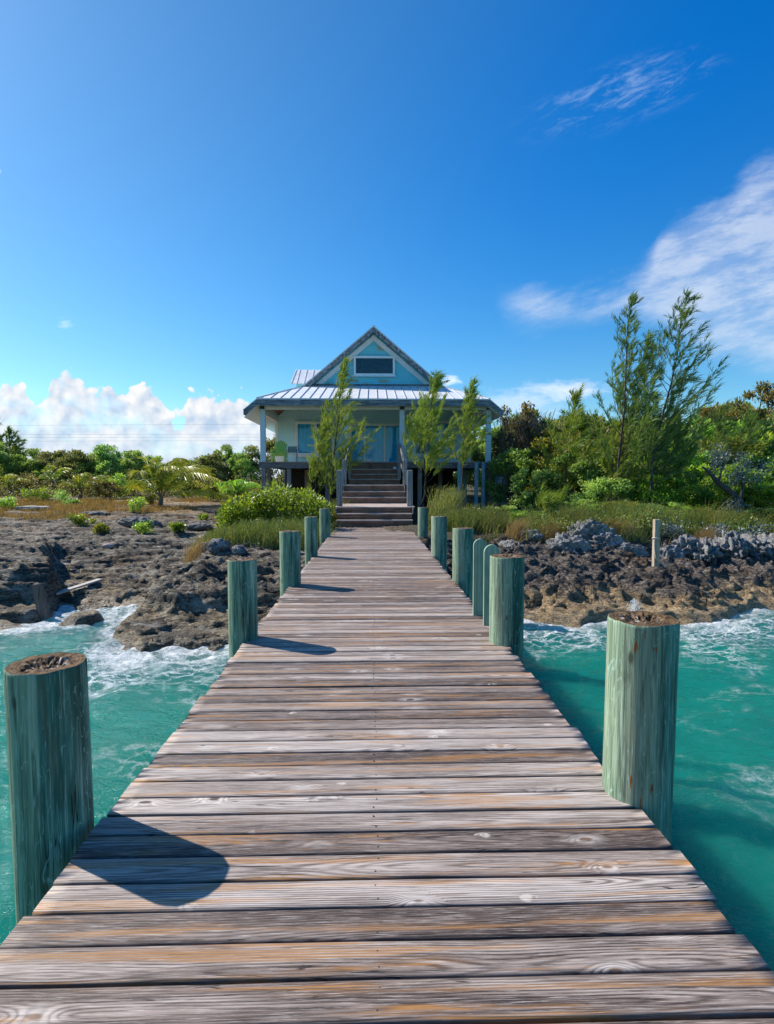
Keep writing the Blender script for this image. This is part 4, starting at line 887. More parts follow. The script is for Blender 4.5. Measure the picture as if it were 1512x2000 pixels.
# ------------------------------------------------------------------ porch furniture and small things
def make_porch_things():
    lime = mat_plain('lime_green_paint', (0.25, 0.46, 0.11), 0.5, 0.1)
    x, y, z = at(548, 28.4), 28.4, FLOOR
    c = thing('deck_chair', 'lime green slatted wooden armchair with a rounded back on the porch', 'chair', (x, y, z))
    mb = MB()
    for k in range(7):                                    # fan of back slats
        t = (k - 3) / 3.0; h = 1.12 - 0.16 * t * t
        mb.hull([(x + t * 0.20 - 0.038, y + 0.10, z + 0.33), (x + t * 0.20 + 0.038, y + 0.10, z + 0.33), (x + t * 0.20 + 0.038, y + 0.125, z + 0.33), (x + t * 0.20 - 0.038, y + 0.125, z + 0.33)],
                [(x + t * 0.29 - 0.042, y + 0.38, z + h), (x + t * 0.29 + 0.042, y + 0.38, z + h), (x + t * 0.29 + 0.042, y + 0.405, z + h), (x + t * 0.29 - 0.042, y + 0.405, z + h)])
    mb.build('backrest', lime, c)
    mb = MB()
    for k in range(6): mb.bar((x - 0.28, y - 0.36 + k * 0.085, z + 0.44 - k * 0.02), (x + 0.28, y - 0.36 + k * 0.085, z + 0.44 - k * 0.02), 0.075, 0.022)
    mb.build('seat', lime, c)
    for s in (-1, 1):
        MB().box(x + s * 0.33 - 0.065, x + s * 0.33 + 0.065, y - 0.42, y + 0.30, z + 0.60, z + 0.625).build('armrest', lime, c)
        MB().box(x + s * 0.32 - 0.045, x + s * 0.32 + 0.045, y - 0.38, y - 0.355, z, z + 0.598).build('leg', lime, c)
        MB().bar((x + s * 0.29, y - 0.36, z + 0.36), (x + s * 0.29, y + 0.5, z + 0.03), 0.025, 0.12).build('leg', lime, c)
        MB().box(x + s * 0.31 - 0.012, x + s * 0.31 + 0.012, y + 0.2, y + 0.28, z + 0.25, z + 0.598).build('arm_support', lime, c)
    grey = mat_plain('grey_chair_frame', (0.16, 0.19, 0.22), 0.5, 0.1, 5, 0.4); sl_ = mat_plain('grey_sling', (0.22, 0.30, 0.36), 0.7, 0.1)
    x, y = at(571.5, 28.9), 28.9
    c = thing('patio_chair', 'small grey metal framed chair standing beside the lime green armchair', 'chair', (x, y, z))
    MB().box(x - 0.24, x + 0.24, y - 0.22, y + 0.22, z + 0.42, z + 0.445).build('seat', mat_plain('pale_cushion', (0.55, 0.55, 0.52), 0.8), c, bevel=0.01)
    MB().hull([(x - 0.23, y + 0.20, z + 0.52), (x + 0.23, y + 0.20, z + 0.52), (x + 0.23, y + 0.22, z + 0.52), (x - 0.23, y + 0.22, z + 0.52)], [(x - 0.21, y + 0.28, z + 0.85), (x + 0.21, y + 0.28, z + 0.85), (x + 0.21, y + 0.30, z + 0.85), (x - 0.21, y + 0.30, z + 0.85)]).build('backrest', sl_, c)
    for s in (-1, 1):
        MB().tube([(x + s * 0.26, y - 0.24, z), (x + s * 0.26, y - 0.23, z + 0.45), (x + s * 0.27, y - 0.22, z + 0.63), (x + s * 0.27, y + 0.1, z + 0.66), (x + s * 0.25, y + 0.24, z + 0.64)], 0.014, 6).build('armrest', grey, c)
        MB().tube([(x + s * 0.25, y + 0.20, z), (x + s * 0.245, y + 0.22, z + 0.45), (x + s * 0.23, y + 0.30, z + 0.88)], 0.014, 6).build('leg', grey, c)
    x, y = at(549, 29.6), 29.6
    b = thing('storage_box', 'white box standing on the porch behind the lime green armchair', 'box', (x, y, z))
    MB().box(x - 0.24, x + 0.24, y - 0.2, y + 0.2, z, z + 0.36).build('body', M_WHITE, b, bevel=0.01); MB().box(x - 0.25, x + 0.25, y - 0.21, y + 0.21, z + 0.362, z + 0.40).build('lid', M_WHITE, b, bevel=0.01)
    x, y = at(720, 31.2), 31.2
    b = thing('cool_box', 'low pale box on the porch in front of the sliding door', 'box', (x, y, z))
    MB().box(x - 0.17, x + 0.17, y - 0.12, y + 0.12, z, z + 0.22).build('body', M_WHITE, b, bevel=0.012); MB().box(x - 0.18, x + 0.18, y - 0.13, y + 0.13, z + 0.222, z + 0.27).build('lid', M_WHITE, b, bevel=0.012)
make_porch_things()

# ------------------------------------------------------------------ stones
def mat_stone(name, c0, c1, c2):
    m, g = material(name); p = g.obj(); n = g.noise(p, 3.0, 8, 0.7); n2 = g.noise(p, 22.0, 6, 0.7); v = g.step(g.voro(p, 13.0), 0.28, 0.08)
    col = g.ramp(g.add(g.mul(n, 0.5), g.mul(n2, 0.5)), [(0.34, c0), (0.5, c1), (0.66, c2)]); col = g.mix(g.mul(v, 0.6), col, tuple(a * 0.4 for a in c0))
    g.out(g.principled(col, 0.88, g.bump(g.sub(g.add(n, g.mul(n2, 0.5)), g.mul(v, 0.4)), 0.9, 0.05), spec=0.25)); return m
M_KARST = mat_stone('grey_karst', (0.03, 0.03, 0.031), (0.18, 0.18, 0.18), (0.50, 0.50, 0.49))
M_SLAB = mat_stone('brown_limestone', (0.045, 0.042, 0.04), (0.17, 0.16, 0.15), (0.33, 0.315, 0.29)); M_PINK = mat_stone('pinkish_stone', (0.30, 0.2, 0.17), (0.42, 0.30, 0.27), (0.50, 0.39, 0.36)); M_PALE = mat_stone('bleached_stone', (0.30, 0.28, 0.22), (0.45, 0.42, 0.35), (0.55, 0.52, 0.46))
import bmesh
def stone(name, label, cat, px, d, size, mat, rough=0.25, freq=2.2, seed=0, sub=5, group=None, sink=0.25, rot=0.0, tilt=0.0):
    x = at(px, d); bm = bmesh.new(); bmesh.ops.create_icosphere(bm, subdivisions=sub, radius=1.0)
    co = np.array([v.co[:] for v in bm.verts])
    r = 1 + rough * (ridged(co[:, 0] * freq + seed * 9, co[:, 1] * freq, co[:, 2] * freq, 5, 0.55) - 0.35) + 0.18 * fbm(co[:, 0] * 1.1 + seed, co[:, 1] * 1.1, co[:, 2] * 1.1 + 5, 2)
    co = co * r[:, None] * np.array(size)[None, :] * 0.5
    c_, s_ = math.cos(tilt), math.sin(tilt); co = np.stack([co[:, 0] * c_ - co[:, 2] * s_, co[:, 1], co[:, 0] * s_ + co[:, 2] * c_], -1)
    c_, s_ = math.cos(rot), math.sin(rot); co = np.stack([co[:, 0] * c_ - co[:, 1] * s_, co[:, 0] * s_ + co[:, 1] * c_, co[:, 2]], -1)
    for v, q in zip(bm.verts, co): v.co = q
    me = bpy.data.meshes.new(name); bm.to_mesh(me); bm.free()
    z = gz(x, d) + size[2] * (0.5 - sink)
    o = bpy.data.objects.new(name, me); C.objects.link(o); o.location = (x, d, z); me.materials.append(mat)
    me.polygons.foreach_set('use_smooth', [True] * len(me.polygons))
    return tag(o, label, cat, group)
BG = 'grey pitted boulders along the right shore'
for i, (px, d, sx, sz, lab) in enumerate((
        (1000, 14.9, 0.55, 0.36, 'pale grey pitted boulder just right of the rounded ladder rails'),
        (1040, 15.3, 0.42, 0.28, 'small grey boulder at the grass edge behind the ladder rails'),
        (1112, 14.7, 0.72, 0.62, 'large light grey boulder standing alone left of the shore post'),
        (1158, 15.2, 0.75, 0.66, 'tall grey boulder touching the big pale boulder on its right'),
        (1192, 14.8, 0.55, 0.45, 'grey boulder with tan grass growing behind it'),
        (1238, 14.5, 0.62, 0.42, 'dark topped boulder between the tan grass and the shore post'),
        (1318, 14.4, 0.62, 0.62, 'dark pitted boulder immediately right of the shore post'),
        (1352, 14.9, 0.68, 0.60, 'grey boulder second to the right of the shore post'),
        (1392, 14.7, 0.80, 0.66, 'broad grey boulder third to the right of the shore post'),
        (1440, 14.8, 0.78, 0.72, 'tall grey boulder fourth to the right of the shore post'),
        (1484, 15.0, 0.85, 0.62, 'grey boulder at the right edge under the silver shrub'),
        (1530, 14.8, 0.8, 0.7, 'grey boulder at the far right end of the shore row'))):
    stone('boulder', lab, 'boulder', px, d, (sx * 1.5, sx * 0.9, sz * 1.25), M_KARST, 0.55, 2.0, i, 5, BG, 0.46, i * 0.25 - 1)
for i, (px, d, sx, sz, lab) in enumerate(((402, 14.6, 0.45, 0.3, 'rough grey boulder at the left foot of the heathery bush'), (428, 14.3, 0.55, 0.36, 'rough grey boulder in front of the heathery bush, the widest there'), (466, 14.2, 0.42, 0.3, 'rough grey boulder in front of the heathery bush, closest to the pier'))):
    stone('boulder', lab, 'boulder', px, d, (sx, sx * 0.8, sz), M_KARST, 0.4, 2.6, 40 + i, 5, None, 0.3, i)
stone('rock_slab', 'long flat grey slab of rock lying tilted on the left shore', 'rock', 279, 19.6, (1.35, 0.7, 0.42), M_SLAB, 0.22, 2.0, 21, 5, None, 0.2, 0.2, -0.14)
stone('pebble', 'rounded pink stone lying on the layered left rocks', 'stone', 215, 15.9, (0.34, 0.22, 0.15), M_PINK, 0.06, 1.5, 3, 4, None, 0.1)
stone('rock_slab', 'bleached flat stone lying in the dry grass at the left', 'rock', 78, 25.6, (1.75, 0.5, 0.22), M_PALE, 0.2, 2, 5, 4, None, 0.2)
stone('rock_slab', 'pale flat stone edging the lawn below the bright leafy plants', 'rock', 30, 31.0, (1.0, 0.6, 0.30), M_PALE, 0.2, 2, 6, 4, None, 0.2)
stone('rock_slab', 'long dark stone edging the bed of spiky plants', 'rock', 128, 31.5, (1.6, 0.4, 0.22), M_SLAB, 0.2, 2, 7, 4, None, 0.2)
stone('rock_slab', 'grey flat ledge at the edge of the dry grass below the windblown fronds', 'rock', 187, 23.5, (1.3, 0.7, 0.24), M_SLAB, 0.25, 2, 8, 5, None, 0.3)
stone('rock_slab', 'low grey slab behind the long tilted slab, nearer the green bush', 'rock', 392, 19.5, (0.9, 0.6, 0.26), M_SLAB, 0.25, 2, 9, 5, None, 0.3)
stone('debris', 'crumpled white scrap lying on the second step of the stairs', 'scrap', 788, 18.78, (0.19, 0.12, 0.07), M_WHITE, 0.3, 2, 3, 3).location.z = 0.265
stone('debris', 'crumpled white scrap lying near the top of the stairs', 'scrap', 771, 26.3, (0.16, 0.12, 0.11), M_WHITE, 0.3, 2, 4, 3).location.z = 2.12

def make_shore_wood():
    x, d = at(1291, 13.0), 13.0; z = gz(x, d)
    t = thing('shore_post', 'square weathered post with a loop of rope standing in the right shore rocks', 'post', (x, d, z))
    m = mat_wood('sunbleached_post', (0.24, 0.18, 0.12), (0.52, 0.43, 0.33), 'z')
    MB().box(x - 0.064, x + 0.064, d - 0.06, d + 0.06, z - 0.3, z + 1.10).build('timber', m, t, bevel=0.006)
    rope = mat_plain('pale_rope', (0.55, 0.52, 0.46), 0.8)
    c = [(x + 0.086 * math.cos(a), d + 0.082 * math.sin(a), z + 0.66 + 0.012 * math.sin(2 * a)) for a in np.linspace(0, 2 * PI, 17)]
    MB().tube(c, 0.011, 6, False).build('rope', rope, t)
    MB().tube([(x - 0.09, d - 0.085, z + 0.65), (x - 0.085, d - 0.09, z + 0.42), (x - 0.05, d - 0.095, z + 0.2), (x + 0.07, d - 0.10, z + 0.08), (x + 0.25, d - 0.15, z + 0.02)], 0.008, 6).build('rope', rope, t)
    x, d = at(90, 11.35), 11.35; z = gz(x, d)
    MB2 = MB().bar((x + 0.06, d, z - 0.25), (x - 0.16, d + 0.05, CAM_Z + (CY - 1140) / F_PX * 11.35), 0.19, 0.10, (0, 1, 0))
    tag(MB2.build('broken_post', mat_wood('dark_driftwood', (0.07, 0.05, 0.042), (0.19, 0.155, 0.135), 'z'), None, (x, d, z), bevel=0.006), 'dark broken post leaning out of the surf by the left rocks', 'post')
    a = (at(103, 12.6), 12.6); b = (at(198, 13.8), 13.8)
    tag(MB().bar((a[0], a[1], -1.03), (b[0], b[1], max(gz(*b) + 0.03, -0.89)), 0.16, 0.04).build('driftwood_plank', mat_wood('bleached_plank', (0.32, 0.29, 0.25), (0.52, 0.48, 0.43), 'x'), None, (a[0], a[1], -0.5), bevel=0.004),
        'pale driftwood plank lying across the ridged left rocks', 'plank')
make_shore_wood()

# ------------------------------------------------------------------ foliage
def mat_leaf(name, cols, trans=0.48, rough=0.5, spec=0.35):
    """cols: ramp over the per-leaf random value"""
    m, g = material(name); r = g.attr('rnd').outputs['Fac']
    info = g.node('ShaderNodeObjectInfo').outputs['Random']
    n = len(cols); col = g.ramp(r, [(i / max(1, n - 1), c) for i, c in enumerate(cols)])
    hs = g.node('ShaderNodeHueSaturation'); g.put(hs.inputs['Hue'], g.add(0.49, g.mul(info, 0.02))); g.put(hs.inputs['Value'], g.add(0.82, g.mul(info, 0.36))); g.put(hs.inputs['Color'], col)
    col = hs.outputs[0]
    tr = g.node('ShaderNodeBsdfTranslucent'); g.put(tr.inputs[0], g.mix(1.0, col, (1.25, 1.15, 0.6), 'MULTIPLY'))
    g.out(g.mixsh(trans, g.principled(col, rough, None, 0, spec), tr.outputs[0])); return m
def unit(v): return v / np.maximum(np.linalg.norm(v, axis=-1, keepdims=True), 1e-6)
def leaves(c, dirs, nrm, length, width, rnd):
    """diamond shaped leaves: base c, along dirs"""
    side = unit(np.cross(dirs, nrm)); L = np.asarray(length)[:, None]; W = np.asarray(width)[:, None]
    mid = c + dirs * L * 0.45
    V = np.stack([c, mid + side * W * 0.5, c + dirs * L, mid - side * W * 0.5], 1).reshape(-1, 3)
    return V, np.arange(len(V)).reshape(-1, 4), np.repeat(rnd, 4)
def ribbons(p0, p1, p2, w0, rnd):
    """two-segment tapering blades through three points, facing the shore"""
    side = unit(np.cross(p2 - p0, np.array([0.25, -1.0, 0.15])[None, :] + RNG.normal(size=p0.shape) * 0.35)); w = np.asarray(w0)[:, None] * 0.5
    V = np.stack([p0 - side * w, p0 + side * w, p1 - side * w * 0.8, p1 + side * w * 0.8, p2 - side * w * 0.15, p2 + side * w * 0.15], 1).reshape(-1, 3)
    b = np.arange(len(p0))[:, None] * 6; F = np.concatenate([b + np.array([[0, 1, 3, 2]]), b + np.array([[2, 3, 5, 4]])])
    return V, F, np.repeat(rnd, 6)
M_BARK = mat_wood('grey_bark', (0.055, 0.045, 0.035), (0.20, 0.17, 0.14), 'z', 0.01, streak=18)
M_BARKD = mat_wood('dark_thin_bark', (0.03, 0.024, 0.02), (0.11, 0.09, 0.075), 'z', 0.01, streak=18)
M_BARKP = mat_wood('pale_bark', (0.16, 0.12, 0.10), (0.42, 0.35, 0.30), 'z', 0.01, streak=18)

def broadleaf(h, rad, n_clump, n_leaf, leaf, seed, trunk_h=0.35, spread=1.0, upright=0.3, clump_r=0.34, droop=0.0, hollow=0.55):
    """crown of leaf clumps on a branching trunk; base at the origin. Returns crown arrays and trunk MB"""
    rg = np.random.default_rng(seed); tb = MB()
    cz = h * (trunk_h + (1 - trunk_h) * 0.5); rz = h * (1 - trunk_h) * 0.55
    u = unit(rg.normal(size=(n_clump, 3))); rr = (hollow + (1 - hollow) * rg.random(n_clump)) ** 0.7
    cc = u * rr[:, None] * np.array([rad, rad, rz])[None, :]
    cc *= (1 + 0.25 * fbm(u[:, 0] * 1.6 + seed, u[:, 1] * 1.6, u[:, 2] * 1.6, 2))[:, None]
    cc[:, 2] += cz; cc = cc[cc[:, 2] > h * 0.08]
    # limbs
    fork = np.array([rg.normal() * 0.05 * h, rg.normal() * 0.05 * h, h * trunk_h * 0.8])
    tr = 0.022 * h + 0.02
    tb.tube([(0, 0, -0.3), tuple(fork * 0.5 + np.array([0.03, 0.02, 0])), tuple(fork)], [tr * 1.25, tr, tr * 0.85], 7)
    for t in cc[rg.permutation(len(cc))[:min(len(cc), 14)]]:
        mid = fork * 0.5 + t * 0.5 + rg.normal(size=3) * 0.06 * h
        tb.tube([tuple(fork), tuple(mid), tuple(t)], [tr * 0.5, tr * 0.32, tr * 0.1], 5, False)
    k = rg.integers(0, len(cc), n_leaf); ce = cc[k]
    cs = clump_r * (0.6 + 0.8 * rg.random(len(cc)))[k]
    off = rg.normal(size=(n_leaf, 3)); off = unit(off) * (rg.random(n_leaf) ** 0.5)[:, None] * cs[:, None]
    off[:, 2] *= 0.75
    P = ce + off
    outw = unit(off + 0.4 * (ce - np.array([0, 0, cz])))
    dirs = unit(outw * 0.8 + rg.normal(size=P.shape) * 0.55 + np.array([0.18, 0, upright - droop]))
    nrm = unit(np.array([-0.2, 0.0, 1.0]) + outw * 0.5 + rg.normal(size=P.shape) * 0.45)
    ln = leaf * (0.6 + 0.8 * rg.random(n_leaf)); rnd = np.clip(rg.random(len(cc))[k] * 0.45 + rg.random(n_leaf) * 0.55, 0, 1)
    V, F, A = leaves(P, dirs, nrm, ln, ln * 0.52 * (0.8 + 0.4 * rg.random(n_leaf)), rnd)
    return V, F, A, tb
def plant_obj(name, label, cat, x, y, crown, mat, group=None, bark=M_BARK, z=None, parts=('crown', 'trunk'), scale=1.0):
    V, F, A, tb = crown
    r = thing(name, label, cat, (x, y, gz(x, y) if z is None else z), group)
    me = np_mesh(parts[0], V, F, {'rnd': A}); me.materials.append(mat)
    o = bpy.data.objects.new(parts[0], me); C.objects.link(o); o.parent = r
    if tb is not None and tb.v:
        t = bpy.data.objects.new(parts[1], tb.mesh(parts[1])); t.data.materials.append(bark); C.objects.link(t); t.parent = r
        t.data.polygons.foreach_set('use_smooth', [True] * len(t.data.polygons))
    r.scale = (scale,) * 3
    return r

LF_OLIVE = mat_leaf('olive_leaves', [(0.085, 0.11, 0.04), (0.145, 0.18, 0.065), (0.22, 0.25, 0.095), (0.31, 0.31, 0.14)])
LF_DARK = mat_leaf('dark_green_leaves', [(0.088, 0.177, 0.062), (0.180, 0.325, 0.096), (0.310, 0.494, 0.133), (0.567, 0.691, 0.239)])
LF_GREEN = mat_leaf('fresh_green_leaves', [(0.101, 0.203, 0.033), (0.198, 0.381, 0.051), (0.342, 0.580, 0.072), (0.610, 0.700, 0.113)], 0.46, 0.42, 0.5)
LF_LIME = mat_leaf('lime_green_leaves', [(0.050, 0.100, 0.012), (0.130, 0.220, 0.020), (0.250, 0.360, 0.035), (0.380, 0.440, 0.060)], 0.46, 0.4, 0.5)
LF_YELLOW = mat_leaf('yellowish_leaves', [(0.075, 0.111, 0.022), (0.150, 0.195, 0.030), (0.250, 0.260, 0.042), (0.338, 0.247, 0.054)])
LF_BROWN = mat_leaf('brownish_leaves', [(0.07, 0.075, 0.028), (0.14, 0.15, 0.045), (0.22, 0.16, 0.065), (0.19, 0.22, 0.055)])
LF_SILVER = mat_leaf('silvery_leaves', [(0.075, 0.105, 0.105), (0.150, 0.195, 0.195), (0.240, 0.292, 0.300), (0.315, 0.360, 0.375)], 0.15)
LF_PINE = mat_leaf('feathery_needles', [(0.069, 0.143, 0.030), (0.149, 0.253, 0.045), (0.276, 0.363, 0.060), (0.414, 0.440, 0.110)], 0.38, 0.5, 0.3)
LF_PINED = mat_leaf('dark_feathery_needles', [(0.049, 0.111, 0.039), (0.098, 0.189, 0.050), (0.175, 0.260, 0.061), (0.294, 0.338, 0.094)], 0.34, 0.5, 0.3)
LF_HEATH = mat_leaf('heathery_stems', [(0.064, 0.108, 0.030), (0.130, 0.193, 0.043), (0.237, 0.281, 0.064), (0.345, 0.323, 0.130)], 0.25)
LF_PALM = mat_leaf('palm_leaflets', [(0.10, 0.19, 0.03), (0.25, 0.36, 0.04), (0.48, 0.50, 0.05), (0.70, 0.55, 0.04)], 0.35, 0.4, 0.5)

def ordinal(k):
    return ['first', 'second', 'third', 'fourth', 'fifth', 'sixth', 'seventh', 'eighth', 'ninth', 'tenth', 'eleventh', 'twelfth', 'thirteenth', 'fourteenth', 'fifteenth', 'sixteenth', 'seventeenth', 'eighteenth', 'nineteenth', 'twentieth'][k]
def make_treeline():
    """broadleaf trees across the left background and behind the house"""
    protos = []
    for i, (h, rd, mat) in enumerate(((5.2, 2.3, LF_OLIVE), (4.8, 2.5, LF_DARK), (5.0, 2.1, LF_DARK), (4.4, 2.2, LF_OLIVE), (5.6, 2.0, LF_DARK))):
        protos.append((broadleaf(h, rd, 60, 15000, 0.22, 100 + i, 0.03, clump_r=0.62, hollow=0.45), mat, h))
    first = {}
    def put(k, x, y, sc, label, group, rz):
        if k not in first:
            o = plant_obj('broadleaf_tree', label, 'tree', x, y, protos[k][0], protos[k][1], group); first[k] = o
        else:
            o = copy_tree(first[k]); tag(o, label, 'tree', group); o.location = (x, y, gz(x, y))
        o.scale = (sc, sc, sc * random.uniform(0.95, 1.05)); o.rotation_euler = (0, 0, rz)
    def top_sc(y, py, k): return (CAM_Z + (CY - py) / F_PX * y - gz(0, y)) / (protos[k][2] * 1.06)
    pxs = np.linspace(490, -190, 16)
    for i, px in enumerate(pxs):
        y = 47 + random.uniform(-2.5, 2.5); k = i % 5
        top = np.interp(px, [-200, 0, 60, 180, 300, 360, 420, 500], [850, 858, 862, 864, 868, 874, 860, 856]) + 20 + random.uniform(-4, 5)
        put(k, at(px, y), y, top_sc(y, top, k), 'tree in back row of far left treeline, %s leftwards from the house' % ordinal(i), 'trees of the far left treeline', random.uniform(0, 6))
    for i, px in enumerate(np.linspace(470, -150, 13)):
        y = 41.5 + random.uniform(-2, 2); k = (i * 2 + 1) % 5
        top = np.interp(px, [-200, 0, 100, 240, 330, 420, 480], [880, 875, 880, 892, 905, 885, 900]) + random.uniform(-10, 10)
        put(k, at(px, y), y, top_sc(y, top, k), 'lower tree in front row of far left treeline, %s leftwards from the house' % ordinal(i), 'trees of the far left treeline', random.uniform(0, 6))
    for i, px in enumerate((560, 640, 720, 800, 880, 950)):
        y = 52; put(i % 5, at(px, y), y, 0.95, 'tree seen beneath and behind the house, %s counting from its left' % ordinal(i), 'trees behind the house', i * 1.1)
    for i, (px, y, top) in enumerate(((1000, 40, 800), (1045, 38, 812), (1085, 41, 806), (1130, 39, 822), (1180, 42, 820), (1235, 40, 818), (1290, 39, 816), (1345, 41, 812), (1400, 39, 800), (1450, 41, 790), (1510, 40, 780), (1580, 42, 775), (1660, 40, 770), (1740, 42, 770))):
        put((i * 3 + 2) % 5, at(px, y), y, top_sc(y, top, (i * 3 + 2) % 5), 'dark tree in the back row right of the house, %s counting rightwards' % ordinal(i), 'trees of the back row on the right', i * 0.9)
make_treeline()

def make_right_thicket():
    """bushes and small trees on the right bank"""
    kinds = {'green': (LF_GREEN, 'glossy bright green bush'), 'lime': (LF_LIME, 'lime green leafy bush'), 'yellow': (LF_YELLOW, 'yellowing olive bush'), 'dark': (LF_DARK, 'dark green bush')}
    protos = {}; first = {}
    for i, k in enumerate(kinds):
        protos[k] = [broadleaf(2.4, 1.35, 40, 7500, 0.125, 200 + 7 * i + j, 0.02, clump_r=0.36, hollow=0.5) for j in range(2)]
    n_ = {}
    rows = [  # px, distance, top row, kind, where
        (1010, 26, 880, 'dark', 'beside the porch corner'), (1055, 24, 905, 'dark', 'in front of the pale forked trunk'), (1100, 25, 860, 'yellow', 'left of the tall feathery pines, upper layer'), (1140, 23, 875, 'dark', 'left of the tall feathery pines, lower layer'),
        (1150, 28, 822, 'yellow', 'behind the tall feathery pines on their left, with yellow tips'), (1190, 26, 840, 'yellow', 'directly behind the tall feathery pines'), (1185, 20.5, 935, 'dark', 'at the foot of the tall feathery pines on the left'), (1235, 21.5, 925, 'dark', 'at the foot of the tall feathery pines between their trunks'),
        (1280, 27, 850, 'dark', 'behind the right trunk of the tall feathery pines'), (1290, 21, 925, 'green', 'at the foot of the tall feathery pines on the right'), (1320, 24, 865, 'green', 'right of the tall feathery pines, in the middle layer'), (1345, 20.5, 930, 'lime', 'left of the leaning dark trunk, low in the front'),
        (1365, 27, 820, 'green', 'above the leaning dark trunk in the upper layer'), (1385, 22.5, 895, 'green', 'behind the upper end of the leaning dark trunk'), (1405, 19.6, 965, 'lime', 'below the leaning dark trunk'), (1420, 25, 840, 'yellow', 'under the brown crowned tree'),
        (1450, 21.5, 905, 'green', 'behind the silver foliage of the leaning tree'), (1470, 26, 825, 'green', 'under the right side of the brown crowned tree'), (1490, 19.6, 950, 'lime', 'at the right edge of the grass'), (1505, 23, 875, 'green', 'at the right edge in the middle layer'),
        (1560, 20, 930, 'green', 'at the far right end of the bank, low'), (1570, 24, 860, 'green', 'at the far right end of the bank, tall'), (1640, 22, 890, 'dark', 'outermost on the right bank'), (985, 18.6, 985, 'dark', 'low in the front nearest the porch stilts'), (1030, 18.0, 998, 'green', 'low in the front left of the pine seedling'), (1075, 17.5, 1008, 'yellow', 'low at the grass edge left of the two palest boulders'), (1170, 17.3, 1012, 'green', 'low at the grass edge behind the two palest boulders'), (1305, 17.2, 1015, 'green', 'low at the grass edge right behind the shore post'), (1430, 17.1, 1016, 'dark', 'low at the grass edge between the silvery shrubs'), (1105, 19.3, 975, 'dark', 'low in the front between the pine seedling and the tall pines'), (1150, 18.7, 985, 'green', 'low in the front below the tall pines on their left'), (1215, 19.0, 975, 'yellow', 'low in the front directly below the left tall pine'), (1275, 18.6, 985, 'dark', 'low in the front directly below the right tall pine'), (1335, 18.8, 980, 'green', 'low in the front right of the tall pines'), (1380, 18.3, 995, 'yellow', 'low in the front left of the leaning trunk foot'), (1500, 18.2, 990, 'dark', 'low in the front right of the leaning trunk foot'), (1260, 24, 880, 'green', 'in the middle layer behind the tall feathery pines'), (1215, 23.5, 890, 'dark', 'between the two left trunks of the tall feathery pines')]
    for i, (px, d, top, k, where) in enumerate(rows):
        j = i % 2; x = at(px, d); h = CAM_Z + (CY - top) / F_PX * d - gz(x, d); sc = h / 2.5; wide = max(sc, 0.75 if d > 19.4 else 0.42)
        lab = kinds[k][1] + ' ' + where
        if (k, j) not in first:
            o = plant_obj('bush', lab, 'bush', x, d, protos[k][j], kinds[k][0], 'bushes of the right bank', parts=('foliage', 'stem')); first[k, j] = o
        else:
            o = copy_tree(first[k, j]); tag(o, lab, 'bush', 'bushes of the right bank'); o.location = (x, d, gz(x, d))
        o.scale = (wide * 1.05, wide * 1.05, sc); o.rotation_euler = (0, 0, random.uniform(0, 6))
    # tree with thin brown crown at the right edge
    for j, (px, d, top, lab) in enumerate(((1490, 28, 765, 'brown crowned thin tree standing highest at the right edge'), (1430, 29, 800, 'low olive brown tree left of the highest brown crown'))):
        x = at(px, d); h = CAM_Z + (CY - top) / F_PX * d - gz(x, d)
        plant_obj('broadleaf_tree', lab, 'tree', x, d, broadleaf(h, 2.3 - j * 0.6, 44, 5200, 0.17, 300 + j, 0.55, clump_r=0.42, hollow=0.6), LF_BROWN, 'brown crowned trees', M_BARK)
    # dry tree with pale forked trunk beside the house
    d = 29.5; x = at(1012, d); h = CAM_Z + (CY - 795) / F_PX * d - gz(x, d)
    V, F, A, tb = broadleaf(h, 1.5, 60, 7000, 0.15, 320, 0.34, clump_r=0.4, hollow=0.35)
    z0 = gz(x, d)
    for s in (-0.12, 0.05, 0.55):
        tb.tube([(0.15 * s, 0, -0.2), (s * 0.5 - 0.15, -0.05, 0.8), (s * 1.1 - 0.1, -0.1, 1.7), (s * 1.8, -0.1, 2.9)], [0.09, 0.075, 0.06, 0.03], 7)
    r = plant_obj('dry_tree', 'half bare tree with pale forked trunk and brown twigs right of the porch', 'tree', x, d, (V, F, A, tb), LF_BROWN, None, M_BARKP)
    rg = np.random.default_rng(5); n = 1500
    p0 = np.stack([rg.normal(0, 0.75, n), rg.normal(-0.9, 0.4, n), rg.uniform(1.3, h * 0.85, n)], -1)
    dr = unit(np.stack([rg.normal(0, 0.45, n), rg.normal(0, 0.3, n), np.abs(rg.normal(0.9, 0.3, n))], -1)); L = rg.uniform(0.3, 0.8, n)[:, None]
    V, F, A = ribbons(p0, p0 + dr * L * 0.5 + rg.normal(size=(n, 3)) * 0.03, p0 + dr * L, np.full(n, 0.022), rg.random(n))
    me = np_mesh('twigs', V, F, {'rnd': A}); me.materials.append(mat_leaf('bare_twigs', [(0.050, 0.035, 0.030), (0.120, 0.085, 0.070), (0.200, 0.150, 0.120)], 0.05))
    o = bpy.data.objects.new('twigs', me); C.objects.link(o); o.parent = r
    # leaning silver tree
    d = 18.6; x = at(1462, d); tb = MB()
    tb.tube([(0.02, 0, -0.2), (0, 0, 0.35), (-0.05, 0, 0.75), (-0.45, -0.05, 1.12), (-0.95, -0.1, 1.45), (-1.2, -0.1, 1.75), (-1.45, -0.1, 1.95)], [0.13, 0.115, 0.11, 0.10, 0.085, 0.055, 0.03], 9)
    tb.tube([(-0.05, 0, 0.75), (0.05, 0.05, 1.3), (0.0, 0.05, 1.9)], [0.07, 0.05, 0.03], 7); tb.tube([(-0.9, -0.1, 1.42), (-0.75, 0, 1.8), (-0.6, 0, 2.2)], [0.05, 0.035, 0.02], 6)
